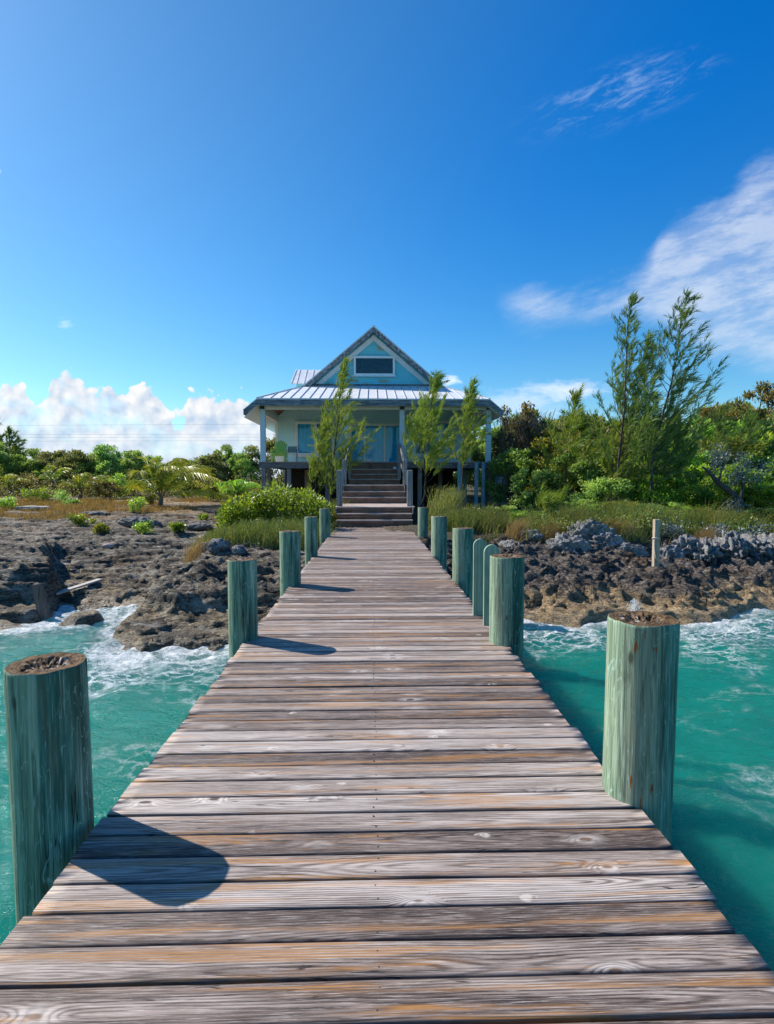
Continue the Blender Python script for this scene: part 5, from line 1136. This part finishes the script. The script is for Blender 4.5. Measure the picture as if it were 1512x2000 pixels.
    rg = np.random.default_rng(9); cl = np.array([(-1.0, -0.1, 1.95), (-0.75, 0, 2.3), (-1.1, -.1, 2.3), (-0.1, 0.1, 1.7), (0.15, 0.1, 1.9), (-0.3, 0, 1.6), (0.0, 0.1, 2.15), (0.5, 0.1, 1.6), (0.8, 0.1, 1.9), (-0.5, -0.1, 0.6), (-0.25, -0.15, 0.5)])
    k = rg.integers(0, len(cl), 2000); P = cl[k] + rg.normal(size=(2000, 3)) * 0.15
    ln = 0.08 * (0.6 + 0.8 * rg.random(2000)); V, F, A = leaves(P, unit(rg.normal(size=P.shape) + np.array([0.2, 0, 0.7])), unit(rg.normal(size=P.shape) + np.array([0, -0.4, 0.6])), ln, ln * 0.4, rg.random(2000))
    plant_obj('silver_tree', 'leaning dark trunked small tree with silvery blue leaves above the right grass', 'tree', x, d, (V, F, A, tb), LF_SILVER, None, mat_wood('dark_bark', (0.02, 0.018, 0.018), (0.10, 0.09, 0.085), 'z', 0.01, streak=18))
    for j, (px, d, lab) in enumerate(((1322, 15.9, 'small silvery shrub in the tan grass just right of the shore post'), (1415, 15.8, 'small silvery shrub growing upright above the right boulders'), (1500, 16.4, 'silvery shrub at the right edge of the grass'), (1468, 15.6, 'low silvery shrub between the two upright silver ones'))):
        rg = np.random.default_rng(60 + j); n = 500; x = at(px, d)
        P = rg.normal(size=(n, 3)) * np.array([0.18, 0.12, 0.13]) + np.array([0, 0, 0.24]); ln = 0.075 * (0.6 + 0.8 * rg.random(n))
        V, F, A = leaves(P, unit(rg.normal(size=P.shape) + np.array([0, 0, 0.8])), unit(rg.normal(size=P.shape) + np.array([0, -0.4, 0.6])), ln, ln * 0.42, rg.random(n))
        tb = MB()
        for q in range(5): tb.tube([(0, 0, -0.05), tuple(P[q] * np.array([.6, .6, .6])), tuple(P[q])], [0.012, 0.009, 0.004], 5)
        plant_obj('silver_shrub', lab, 'shrub', x, d, (V, F, A, tb), LF_SILVER, 'silvery shrubs above the right rocks', parts=('foliage', 'stem'))
make_right_thicket()

def casuarina(h, spread, n_br, dens, seed, lean=0.12, stems=((0, 0, 1.0),), wind=0.55, start=0.1, needle=0.30, width=0.016, ang=0.75):
    """feathery she-oak: ascending branches with plumes swept by the wind (+x)"""
    rg = np.random.default_rng(seed); tb = MB(); P0 = []; D = []; LN = []
    for sx, sy, sh in stems:
        H = h * sh; n = 9
        tt = np.linspace(0, 1, n); wob = np.cumsum(rg.normal(size=(n, 2)) * 0.012 * H, 0); wob[0] = 0
        path = np.stack([sx + lean * H * tt ** 1.6 + wob[:, 0], sy + wob[:, 1], H * tt], -1)
        tr = 0.0065 * H + 0.010
        tb.tube([(path[0, 0], path[0, 1], -0.3)] + [tuple(p) for p in path], [tr * 1.3] + [tr * (1 - 0.93 * t) for t in tt], 7)
        for b in range(n_br):
            f = start + (0.985 - start) * ((b + rg.random()) / n_br); o = np.array([np.interp(f, tt, path[:, i]) for i in range(3)])
            L = spread * (1.04 - f) ** 1.0 * (0.55 + 0.6 * rg.random()); az = rg.uniform(0, 2 * PI)
            dr = np.array([math.cos(az), math.sin(az), ang + 0.9 * f * rg.random() + 0.15 * rg.normal()]); dr[0] += wind * 0.30; dr = dr / np.linalg.norm(dr)
            m = 6; s = np.linspace(0, 1, m)
            bp = o + dr * (L * s)[:, None] + np.array([wind * 0.22, 0, 0.38]) * (L * s ** 2)[:, None] + rg.normal(size=(m, 3)) * 0.02 * L
            bp[0] = o
            tb.tube([tuple(p) for p in bp], [max(0.004, tr * 0.34 * (1 - f) ** 0.5 * (1 - 0.85 * q)) for q in s], 5, False)
            nt = max(3, int(L * 8))
            for q in range(nt):          # plumes on side twigs
                sq = 0.18 + 0.82 * (q + rg.random()) / nt; c = np.array([np.interp(sq, s, bp[:, i]) for i in range(3)])
                td = unit(dr * 0.75 + rg.normal(size=3) * 0.48 + np.array([wind * 0.6, 0, 0.45])); TL = (0.25 + 0.35 * rg.random()) * (0.5 + 0.5 * min(1.0, L / spread * 1.6))
                k = int(dens * (0.6 + 0.8 * rg.random())); along = rg.random(k)[:, None]
                P0.append(c + td * along * TL + rg.normal(size=(k, 3)) * 0.02)
                D.append(unit(td[None, :] * 0.9 + rg.normal(size=(k, 3)) * 0.30 + np.array([wind * 0.55, 0, 0.22])[None, :])); LN.append(needle * (0.55 + 0.75 * rg.random(k)) * (0.7 + 0.3 * TL / 0.6))
        k = int(dens * 9); f = 0.75 + 0.25 * rg.random(k) ** 0.8; c = np.stack([np.interp(f, tt, path[:, i]) for i in range(3)], -1)
        P0.append(c); D.append(unit(np.array([0.28 + wind * 0.35, 0, 0.85])[None, :] + rg.normal(size=(k, 3)) * 0.32)); LN.append(needle * (0.7 + 0.8 * rg.random(k)))
    P0 = np.concatenate(P0); D = np.concatenate(D); LN = np.concatenate(LN)[:, None]
    mid = P0 + D * LN * 0.5 + np.array([0, 0, 0.02]); end = P0 + D * LN + np.array([0.05, 0, -0.012]) * LN / 0.3
    V, F, A = ribbons(P0, mid, end, np.full(len(P0), width) * (0.7 + 0.6 * rg.random(len(P0))), np.clip(rg.random(len(P0)) * 0.7 + 0.3 * perlin(P0[:, 0] * 1.5, P0[:, 1] * 1.5, P0[:, 2] * 1.5 + seed) + 0.15, 0, 1))
    return V, F, A, tb
def make_casuarinas():
    grp = 'feathery pines'
    def ht(px, d, top): x = at(px, d); return x, CAM_Z + (CY - top) / F_PX * d - gz(x, d)
    x, h = ht(643, 24.5, 702)
    plant_obj('feathery_pine', 'feathery light green pine sapling left of the stairs, reaching up to the gable', 'tree', x, 24.5, casuarina(h * 0.96, 2.1, 40, 19, 1, 0.10, start=0.06, wind=0.45), LF_PINE, grp, M_BARKD)
    x, h = ht(612, 25.0, 822)
    plant_obj('feathery_pine', 'short feathery pine sapling leaning against the left window', 'tree', x, 25.0, casuarina(h, 1.3, 18, 22, 2, 0.10, start=0.1), LF_PINE, grp, M_BARKD)
    x, h = ht(820, 24.0, 722)
    plant_obj('feathery_pine', 'bushy yellow green feathery pine sapling just right of the stairs', 'tree', x, 24.0, casuarina(h * 0.95, 2.1, 42, 21, 3, 0.14, start=0.20, wind=0.45), LF_PINE, grp, M_BARKD)
    x, h = ht(901, 24.4, 738)
    plant_obj('feathery_pine', 'slim feathery pine sapling in front of the right end of the porch', 'tree', x, 24.4, casuarina(h * 0.95, 1.7, 32, 21, 4, 0.15, start=0.30, wind=0.45), LF_PINE, grp, M_BARKD)
    for j, (px, d, top, ln, sp, lab) in enumerate(((1220, 20.6, 568, 0.04, 1.75, 'tall sparse feathery pine, left of the tall pair, thinner crown'), (1272, 20.2, 562, 0.085, 2.0, 'tallest feathery pine, right of the tall pair, leaning over the bushes'), (1246, 20.9, 640, 0.075, 1.6, 'shorter feathery pine standing between the tall pair'))):
        x, h = ht(px, d, top)
        plant_obj('feathery_pine', lab, 'tree', x, d, casuarina(h * 0.95, sp * 1.55, 46, 16, 10 + j, ln, start=0.14, needle=0.25, width=0.018, ang=0.75, wind=0.30), LF_PINED, grp, M_BARKD)
    for j, (px, d, top, lab, mt) in enumerate(((1108, 22.5, 770, 'young feathery pine half hidden in the bushes right of the porch', LF_PINE), (1065, 19.2, 985, 'tiny feathery pine seedling in the shade right of the stilts', LF_PINE), (1395, 23.5, 800, 'soft feathery pine in front of the brown crowned tree', LF_PINED), (1455, 24.5, 812, 'soft feathery pine under the brown crown at the right edge', LF_PINED), (1185, 21.3, 830, 'low feathery pine in front of the tall pair on their left', LF_PINE), (1300, 21.2, 820, 'low feathery pine in front of the tall pair on their right', LF_PINED), (-8, 44, 822, 'grey green feathery pine rising over the left end of the far treeline', LF_PINED), (28, 45, 845, 'second grey green feathery pine at the left end of the far treeline', LF_PINED))):
        x, h = ht(px, d, top)
        plant_obj('feathery_pine', lab, 'tree', x, d, casuarina(h, 0.42 * h + 0.4, 24, 24, 30 + j, 0.09, start=0.1, width=0.018 if d < 40 else 0.03), mt, grp, M_BARKD)
make_casuarinas()

def palm(h, n_fr, fl, seed, wind=0.5, trunk_r=0.11, n_lf=34):
    rg = np.random.default_rng(seed); tb = MB(); Vs, Fs, As = [], [], []; b = 0
    tb.tube([(-0.05, 0, -0.3), (0, 0, h * 0.5), (0.05, 0, h)], [trunk_r * 1.5, trunk_r, trunk_r * 0.8], 9)
    for i in range(n_fr):
        az = 2 * PI * i / n_fr + rg.normal() * 0.2; up = 0.50 + 2.6 * ((i * 0.618) % 1.0); L = fl * (0.8 + 0.3 * rg.random())
        d0 = unit(np.array([math.cos(az) + wind * 0.3, math.sin(az) * 0.8, up])); s = np.linspace(0, 1, 12)
        rc = np.array([0.05, 0, h]) + d0 * (L * s)[:, None] + np.array([wind * 0.55, 0, -0.52]) * (L * s ** 2.6)[:, None]
        tb.tube([tuple(p) for p in rc], [0.022 * (1 - 0.85 * q) for q in s], 5, False)
        q = np.repeat(np.linspace(0.12, 0.99, n_lf), 2); sd = np.tile([1.0, -1.0], n_lf)
        c = np.stack([np.interp(q, s, rc[:, k]) for k in range(3)], -1); tg = unit(np.stack([np.interp(np.minimum(q + .05, 1.04), np.append(s, 1.05), np.append(rc[:, k], 2 * rc[-1, k] - rc[-2, k])) for k in range(3)], -1) - c + 1e-6)
        side = unit(np.cross(tg, np.array([0.0, 0.0, 1.0])[None, :] + 1e-3)) * sd[:, None]
        LL = fl * 0.21 * (np.sin(np.clip(q * 1.08, 0, 1) * PI) ** 0.6 * 0.85 + 0.15) * (0.85 + 0.3 * rg.random(len(q)))
        dd = unit(side * 0.62 + tg * 0.65 + np.array([wind * 0.22, 0, -0.16])[None, :] + rg.normal(size=c.shape) * 0.08)
        mid = c + dd * LL[:, None] * 0.5; end = c + dd * LL[:, None] + np.array([wind * 0.22, 0, -0.30])[None, :] * LL[:, None]
        V, F, A = ribbons(c, mid, end, np.full(len(q), 0.040), np.clip(0.22 + 0.48 * q + rg.normal(size=len(q)) * 0.14, 0, 1))
        Vs.append(V); Fs.append(F + b); As.append(A); b += len(V)
    return np.concatenate(Vs), np.concatenate(Fs), np.concatenate(As), tb
def make_palms():
    d = 27.0; x = at(318, d)
    plant_obj('coconut_palm', 'young coconut palm with yellow tipped fronds bent by wind on the left shore', 'palm tree', x, d, palm(0.40, 12, 3.9, 3, 0.45, n_lf=60), LF_PALM, None, mat_wood('palm_trunk', (0.07, 0.05, 0.03), (0.25, 0.19, 0.12), 'z'), parts=('fronds', 'trunk'))
    for j, (px, d, hh, n, fl, lab) in enumerate(((466, 31, 0.3, 9, 1.9, 'small dark coconut palm in front of the treeline beside the house'), (165, 34, 0.4, 8, 2.3, 'coconut palm with yellow tips in front of the far treeline, left of the big palm'), (30, 36, 0.4, 8, 2.1, 'coconut palm low at the left end of the far treeline'), (112, 38, 0.9, 7, 2.2, 'taller faint palm before the far treeline near its left end'))):
        x = at(px, d)
        plant_obj('coconut_palm', lab, 'palm tree', x, d, palm(hh, n, fl, 20 + j, 0.55), LF_PALM if j else LF_GREEN, 'small palms before the treeline', M_BARK, parts=('fronds', 'trunk'))
make_palms()

def make_left_plants():
    # big fresh bush left of the pier
    def cluster(centres, n, leaf, seed, flat=0.8, cr=0.36):
        rg = np.random.default_rng(seed); cc = np.array(centres); k = rg.integers(0, len(cc), n); w = cr * (0.7 + 0.6 * rg.random(len(cc)))[k]
        off = unit(rg.normal(size=(n, 3))) * (rg.random(n) ** 0.45)[:, None] * w[:, None]; P = cc[k] + off
        dirs = unit(off * 2.0 + rg.normal(size=P.shape) * 0.5 + np.array([0.1, 0, 0.55])); nr = unit(np.array([-0.3, -0.1, 1.0]) + rg.normal(size=P.shape) * 0.5)
        ln = leaf * (0.55 + 0.8 * rg.random(n)); return leaves(P, dirs, nr, ln, ln * 0.55, np.clip(rg.random(len(cc))[k] * 0.35 + rg.random(n) * 0.65, 0, 1))
    rg = np.random.default_rng(70); base = (at(545, 19.5), 19.5); cs = []
    for q in range(95):
        px, d = rg.uniform(440, 632), rg.uniform(17.6, 21.0); x = at(px, d)
        top = np.interp(px, [420, 450, 490, 530, 570, 610, 640], [1020, 994, 972, 958, 956, 974, 1000]); H = CAM_Z + (CY - top) / F_PX * d - gz(x, d)
        cs.append((x - base[0], d - base[1], max(0.1, H * rg.uniform(0.15, 0.92)) ))
    V, F, A = cluster(cs, 21000, 0.105, 71, cr=0.33); tb = MB()
    for c in cs[:22]: tb.tube([(c[0] * 0.8, c[1] * 0.8, -0.1), (c[0] * 0.92, c[1] * 0.9, c[2] * 0.5), c], [0.022, 0.016, 0.008], 5)
    plant_obj('leafy_bush', 'broad lime green leafy bush filling the bank left of the pier', 'bush', base[0], base[1], (V, F, A, tb), LF_LIME, None, parts=('foliage', 'stem'))
    # heathery fine bush in front of it
    def heath(name, lab, pts, n, hmin, hmax, seed, mat, wd=0.010, cat='shrub', lean=0.12):
        rg = np.random.default_rng(seed); pts = np.array(pts); bx, by = pts[:, 0].mean(), pts[:, 1].mean(); k = rg.integers(0, len(pts), n)
        P = np.stack([pts[k, 0] + rg.normal(0, 0.16, n), pts[k, 1] + rg.normal(0, 0.14, n)], -1); Z = ground(P[:, 0], P[:, 1]); z0 = gz(bx, by)
        H = pts[k, 2] * rg.uniform(hmin, hmax, n); p0 = np.stack([P[:, 0] - bx, P[:, 1] - by, Z - z0 - 0.03], -1)
        off = rg.normal(size=(n, 2)) * 0.24
        p2 = p0 + np.stack([off[:, 0] * H + lean * H, off[:, 1] * H, H], -1); p1 = (p0 + p2) / 2 + np.stack([-0.06 * H * off[:, 0], off[:, 1] * 0, 0.05 * H], -1)
        V, F, A = ribbons(p0, p1, p2, np.full(n, wd), rg.random(n))
        # short side sprigs
        m = n * 2; kk = rg.integers(0, n, m); f = rg.uniform(0.3, 1.0, m)[:, None]; s0 = p0[kk] + (p2[kk] - p0[kk]) * f; L = (0.16 * H[kk] * (0.5 + rg.random(m)))[:, None]
        dr = unit(rg.normal(size=(m, 3)) * np.array([1, 1, 0.5]) + np.array([lean * 2, 0, 1.0])); V2, F2, A2 = ribbons(s0, s0 + dr * L * 0.5, s0 + dr * L, np.full(m, wd * 0.9), rg.random(m))
        return plant_obj(name, lab, cat, bx, by, (np.concatenate([V, V2]), np.concatenate([F, F2 + len(V)]), np.concatenate([A, A2]), None), mat, None, parts=('foliage', 'stem'), z=z0)
    rg = np.random.default_rng(72); pts = []
    for q in range(150):
        px, d = rg.uniform(395, 640), rg.uniform(15.2, 18.3); x = at(px, d)
        top = np.interp(px, [385, 420, 480, 560, 640], [1058, 1030, 1012, 1008, 1015]); H = CAM_Z + (CY - top) / F_PX * d - gz(x, d)
        if H > 0.15 and x < -1.45: pts.append((x, d, min(H, 0.7)))
    heath('heathery_shrub', 'dark olive heathery shrub of fine upright stems in front of the lime bush', pts, 7000, 0.45, 1.0, 73, LF_HEATH, 0.013)
    pts = [(at(px, d), d, h) for px, d, h in [(rg.uniform(640, 668), rg.uniform(20, 22.5), rg.uniform(0.5, 0.9)) for q in range(14)]]
    heath('heathery_shrub', 'thin olive shrub squeezed between the lime bush and the stair post', pts, 1200, 0.5, 1.0, 74, LF_HEATH)
    pts = [(at(px, d), d, h) for px, d, h in [(rg.normal(905, 20), rg.uniform(16.3, 18.0), rg.uniform(0.5, 0.85)) for q in range(26)]]
    heath('heathery_shrub', 'spreading olive shrub of arching stems right of the last pilings', pts, 2600, 0.5, 1.0, 75, LF_HEATH, 0.012, lean=0.2)
    pts = [(at(px, d), d, h) for px, d, h in [(rg.normal(868, 10), rg.uniform(20.5, 22), rg.uniform(0.7, 1.3)) for q in range(12)]]
    heath('heathery_shrub', 'dim grey green shrub in the shadow under the porch right of the stairs', pts, 1000, 0.5, 1.0, 76, LF_OLIVE, 0.012, lean=0.2)
    for j, (cx, cd, wd_, hh, lab) in enumerate(((960, 17.2, 14, 0.75, 'olive shrub of upright stems left of the tiny pine seedling'), (1045, 16.6, 16, 0.7, 'olive green stemmy shrub behind the small boulder by the ladder rails'), (1130, 16.4, 24, 0.95, 'tall olive stemmy shrub behind the two palest boulders'), (1232, 17.0, 30, 1.05, 'tall olive stemmy shrub under the feathery pines'), (1330, 17.4, 26, 0.85, 'olive stemmy shrub behind the silvery shrub by the shore post'), (1445, 17.2, 26, 0.8, 'olive stemmy shrub at the foot of the leaning dark trunk'))):
        pts = [(at(px, d), d, h) for px, d, h in [(rg.normal(cx, wd_), rg.normal(cd, 0.45), rg.uniform(0.55, 1.0) * hh) for q in range(22)]]
        heath('heathery_shrub', lab, pts, 1500, 0.5, 1.0, 90 + j, LF_HEATH, 0.013, lean=0.14)
    # little plants on the left rocks
    spots = [(165, 20.0, 0.30, 0.55, LF_LIME, 'low lime green plant on bare rock left of the tilted slab'), (272, 24.0, 0.62, 0.5, LF_GREEN, 'upright pale green plant on the rocks left of the big palm foot'), (282, 18.6, 0.34, 0.5, LF_GREEN, 'green plant growing against the front of the tilted slab'), (348, 18.6, 0.34, 0.22, LF_LIME, 'wispy light green plant right of the tilted slab'), (396, 22.0, 0.26, 0.25, LF_LIME, 'tiny bright plant on the rocks near the lime bush'),
             (200, 18.2, 0.24, 0.3, LF_YELLOW, 'yellowish sprig on the rocks in front of the low lime plant'), (84, 30.5, 0.72, 0.75, LF_LIME, 'bright yellow green leafy plant at the back of the lawn'), (128, 30.8, 0.55, 0.85, LF_DARK, 'dark green spiky plant beside the bright leafy one on the lawn edge'), (148, 27.5, 0.26, 0.4, LF_DARK, 'small dark plant on the lawn below the spiky plants'), (25, 25.5, 0.55, 0.45, LF_GREEN, 'fine green tuft in the dry grass at the left edge'),
             (300, 27.5, 0.5, 0.4, LF_YELLOW, 'dry yellow shrub at the foot of the big palm'), (420, 31, 0.9, 0.8, LF_YELLOW, 'pale weedy shrub between the two palms near the house'), (215, 33, 1.2, 0.9, LF_BROWN, 'brown twiggy shrub before the treeline left of the big palm'), (440, 33, 0.9, 1.0, LF_GREEN, 'green shrub behind the small dark palm beside the house'), (240, 35, 1.5, 1.0, LF_GREEN, 'round green shrub before the treeline left of the big palm'), (60, 36, 1.4, 1.3, LF_BROWN, 'reddish brown shrub before the left end of the treeline'), (375, 34, 1.3, 1.0, LF_YELLOW, 'olive shrub directly behind the fronds of the big palm')]
    for j, (px, d, h, rd, mt, lab) in enumerate(spots):
        x = at(px, d); rg = np.random.default_rng(400 + j); cs = [(rg.normal(0, rd * 0.42), rg.normal(0, rd * 0.3), h * rg.uniform(0.2, 0.85)) for q in range(12)]
        V, F, A = cluster(cs, 900 if h < 0.7 else 1800, 0.075 if h < 0.8 else 0.12, 500 + j, cr=0.10 + 0.22 * rd * min(1, h)); tb = MB()
        for c in cs[:6]: tb.tube([(c[0] * 0.4, c[1] * 0.4, -0.06), c], [0.01, 0.004], 5)
        plant_obj('rock_plant' if h < 1 else 'shrub', lab, 'plant' if h < 1 else 'shrub', x, d, (V, F, A, tb), mt, None, parts=('foliage', 'stem'))
make_left_plants()

def make_grass():
    def field(name, lab, n, sampler, hfun, mat, seed, wd):
        rg = np.random.default_rng(seed); x, y = sampler(rg, n); z = ground(x, y); H = hfun(rg, x, y)
        p0 = np.stack([x, y, z - 0.02], -1); b = rg.normal(size=(len(x), 2)) * 0.30; p2 = p0 + np.stack([b[:, 0] * H + 0.28 * H, b[:, 1] * H, H * 0.95], -1); p1 = p0 + np.stack([b[:, 0] * H * 0.3 + 0.06 * H, b[:, 1] * H * 0.3, H * 0.58], -1)
        V, F, A = ribbons(p0, p1, p2, wd * (0.7 + 0.6 * rg.random(len(x))), np.clip(rg.random(len(x)) * 0.6 + 0.35 * (perlin(x * 0.9, y * 0.9, 3.0) + 0.45), 0, 1))
        o = link(name, np_mesh(name, V, F, {'rnd': A}), mat); tag(o, lab, 'grass', None, 'stuff')
    def right(rg, n):
        px = rg.uniform(940, 1640, n); d = rg.uniform(14.9, 18.3, n); x = at(px, d); keep = (y_ok(x, d)) & ((px > 1090) | (rg.random(n) < 0.22)); return x[keep], d[keep]
    def y_ok(x, y): s = y - shore(x); return (s > 3.7 + 0.5 * fbm(x * 0.8, y * 0.8, 2, 3)) & (fbm(x * 1.3, y * 1.5, 7, 3) > 0.02 + 0.5 * RNG.normal(size=x.shape) * 0.4)
    g1 = mat_leaf('bank_grass_blades', [(0.050, 0.075, 0.020), (0.130, 0.155, 0.035), (0.250, 0.250, 0.070), (0.460, 0.360, 0.180)], 0.3)
    field('grass', 'tall green and tan grass covering the right bank above the boulders', 9500, right, lambda rg, x, y: (0.14 + 0.40 * rg.random(len(x)) ** 1.5) * (0.55 + 1.5 * np.clip(fbm(x * 0.9, y * 0.9, 1, 3) + 0.35, 0, 1.1)), g1, 81, 0.019)
    g2 = mat_leaf('dry_grass_blades', [(0.143, 0.099, 0.033), (0.286, 0.187, 0.061), (0.418, 0.275, 0.099), (0.176, 0.187, 0.033)], 0.3)
    def left(rg, n):
        px = rg.uniform(-140, 470, n); d = rg.uniform(20.5, 33, n); x = at(px, d)
        m = fbm(x * 0.45, d * 0.45, 3, 3); keep = (m > np.where(px < 230, -0.18, 0.16)) & (d > np.where(px < 180, 21.5, 24)); return x[keep], d[keep]
    field('dry_grass', 'short golden dry grass spread over the flat ground at the left', 36000, left, lambda rg, x, y: (0.08 + 0.16 * rg.random(len(x))), g2, 82, 0.018)
    def tuft(rg, n):
        px = rg.choice([1190, 1205, 1222, 1385, 1010, 380, 1075], n) + rg.normal(0, 9, n); d = np.where(px < 500, 14.6, 15.5) + rg.normal(0, 0.18, n); return at(px, d), d
    field('tan_grass', 'tufts of tall straw coloured grass between the shore boulders', 2600, tuft, lambda rg, x, y: (0.25 + 0.35 * rg.random(len(x))), mat_leaf('straw_blades', [(0.260, 0.180, 0.080), (0.400, 0.290, 0.140), (0.500, 0.400, 0.220)], 0.3), 83, 0.010)
make_grass()

def make_scrub():
    def mass(name, lab, n, lo, hi, d0, d1, hmax, leaf, mat, seed, ok=None):
        rg = np.random.default_rng(seed); px = rg.uniform(lo, hi, n); d = rg.uniform(d0, d1, n); x = at(px, d)
        m = fbm(x * 0.55, d * 0.55, seed, 3); hm = hmax * np.clip(0.45 + 0.9 * m, 0.0, 1.2); keep = hm > 0.06
        if ok is not None: keep &= ok(x, d)
        x, d, hm = x[keep], d[keep], hm[keep]; k = len(x)
        P = np.stack([x, d, ground(x, d) + hm * rg.random(k) ** 0.7], -1); ln = leaf * (0.5 + 0.9 * rg.random(k))
        V, F, A = leaves(P, unit(rg.normal(size=(k, 3)) + np.array([0.2, 0, 0.7])), unit(rg.normal(size=(k, 3)) * 0.6 + np.array([-0.3, -0.1, 1.0])), ln, ln * 0.4, rg.random(k))
        o = link(name, np_mesh(name, V, F, {'rnd': A}), mat); tag(o, lab, 'scrub', None, 'stuff')
    mass('undergrowth', 'low brownish olive scrub along the foot of the far treeline', 26000, -190, 520, 33.5, 42, 1.5, 0.13, mat_leaf('scrub_leaves', [(0.070, 0.060, 0.025), (0.130, 0.140, 0.040), (0.200, 0.200, 0.060), (0.270, 0.220, 0.100)], 0.4), 91)
    mass('undergrowth', 'low green creeping scrub mixed through the grass of the right bank', 21000, 1060, 1640, 15.2, 20.0, 0.70, 0.085, mat_leaf('bank_scrub_leaves', [(0.040, 0.070, 0.015), (0.100, 0.160, 0.025), (0.190, 0.250, 0.045), (0.280, 0.260, 0.100)], 0.42), 92, lambda x, y: y - shore(x) > 4.0)
    mass('undergrowth', 'sparse low weeds scattered over the flat left ground', 5200, -140, 470, 21, 32, 0.22, 0.07, mat_leaf('weed_leaves', [(0.100, 0.100, 0.030), (0.180, 0.190, 0.040), (0.280, 0.250, 0.080)], 0.4), 97, lambda x, y: fbm(x * 0.8, y * 0.8, 33, 3) > 0.12)
make_scrub()

# ------------------------------------------------------------------ power lines far behind the trees
def make_wires():
    m = mat_plain('wire', (0.10, 0.11, 0.13), 0.6, 0.05); d = 75.0
    for k, (ya, yb, lab) in enumerate(((836, 829, 'topmost thin power line crossing the clouds at the left'), (852, 849, 'second thin power line from the top across the left clouds'), (858, 854, 'third thin power line from the top across the left clouds'), (865, 861, 'lowest thin power line just over the left treetops'))):
        pts = [(at(px, d), d, CAM_Z + (CY - (ya + (yb - ya) * (px + 300) / 950.0)) / F_PX * d) for px in range(-300, 960, 90)]
        tag(MB().tube(pts, 0.008, 5).build('power_line', m), lab, 'power line', 'power lines over the treeline')
make_wires()

# ------------------------------------------------------------------ person standing in the shade by the side deck
def make_person():
    d = 33.5; x = at(976.5, d); z = gz(x, d)
    root = thing('person', 'person in a white shirt and dark trousers standing in shade behind the side deck stilts', 'person', (x, d, z))
    def skin(name, verts, edges, rads, mat):
        me = bpy.data.meshes.new(name); me.from_pydata(verts, edges, []); o = bpy.data.objects.new(name, me); C.objects.link(o); o.parent = root; me.materials.append(mat)
        m = o.modifiers.new('skin', 'SKIN'); m.use_smooth_shade = True
        for v, r in zip(me.skin_vertices[0].data, rads): v.radius = (r, r * 0.8) if isinstance(r, float) else r
        me.skin_vertices[0].data[0].use_root = True
        s = o.modifiers.new('sub', 'SUBSURF'); s.levels = 2; s.render_levels = 2; return o
    sk = mat_plain('skin', (0.16, 0.085, 0.055), 0.6); sh = mat_plain('white_shirt', (0.58, 0.58, 0.58), 0.8); tr = mat_plain('dark_trousers', (0.018, 0.022, 0.035), 0.8); hr = mat_plain('dark_hair', (0.012, 0.01, 0.009), 0.7)
    V = [(0, 0, 0.92), (0, 0, 1.15), (0, 0, 1.38), (0, 0, 1.47), (0, -0.02, 1.56), (0, -0.025, 1.66)]
    E = [(0, 1), (1, 2), (2, 3), (3, 4), (4, 5)]; RR = [0.14, 0.125, 0.15, 0.055, 0.085, 0.075]
    for s in (-1, 1):
        b = len(V); V += [(s * 0.17, 0, 1.38), (s * 0.24, 0.0, 1.12), (s * 0.22, -0.12, 0.92), (s * 0.20, -0.17, 0.85)]; E += [(2, b), (b, b + 1), (b + 1, b + 2), (b + 2, b + 3)]; RR += [0.058, 0.045, 0.034, 0.04]
        b = len(V); V += [(s * 0.09, 0, 0.85), (s * 0.10, -0.01, 0.48), (s * 0.10, 0.02, 0.09), (s * 0.11, -0.12, 0.04)]; E += [(0, b), (b, b + 1), (b + 1, b + 2), (b + 2, b + 3)]; RR += [0.085, 0.058, 0.042, 0.038]
    skin('body', V, E, RR, sk)
    V = [(0, 0, 0.92), (0, 0, 1.15), (0, 0, 1.38), (0, 0, 1.43)]; E = [(0, 1), (1, 2), (2, 3)]; RR = [0.165, 0.15, 0.17, 0.09]
    for s in (-1, 1):
        b = len(V); V += [(s * 0.17, 0, 1.38), (s * 0.225, 0, 1.19)]; E += [(2, b), (b, b + 1)]; RR += [0.075, 0.066]
    skin('shirt', V, E, RR, sh)
    V = [(0, 0, 0.94)]; E = []; RR = [0.155]
    for s in (-1, 1):
        b = len(V); V += [(s * 0.09, 0, 0.84), (s * 0.10, -0.01, 0.48), (s * 0.10, 0.02, 0.10)]; E += [(0, b), (b, b + 1), (b + 1, b + 2)]; RR += [0.10, 0.075, 0.062]
    skin('trousers', V, E, RR, tr)
    skin('hair', [(0, 0.0, 1.64), (0, 0.02, 1.71)], [(0, 1)], [0.09, 0.06], hr)
make_person()
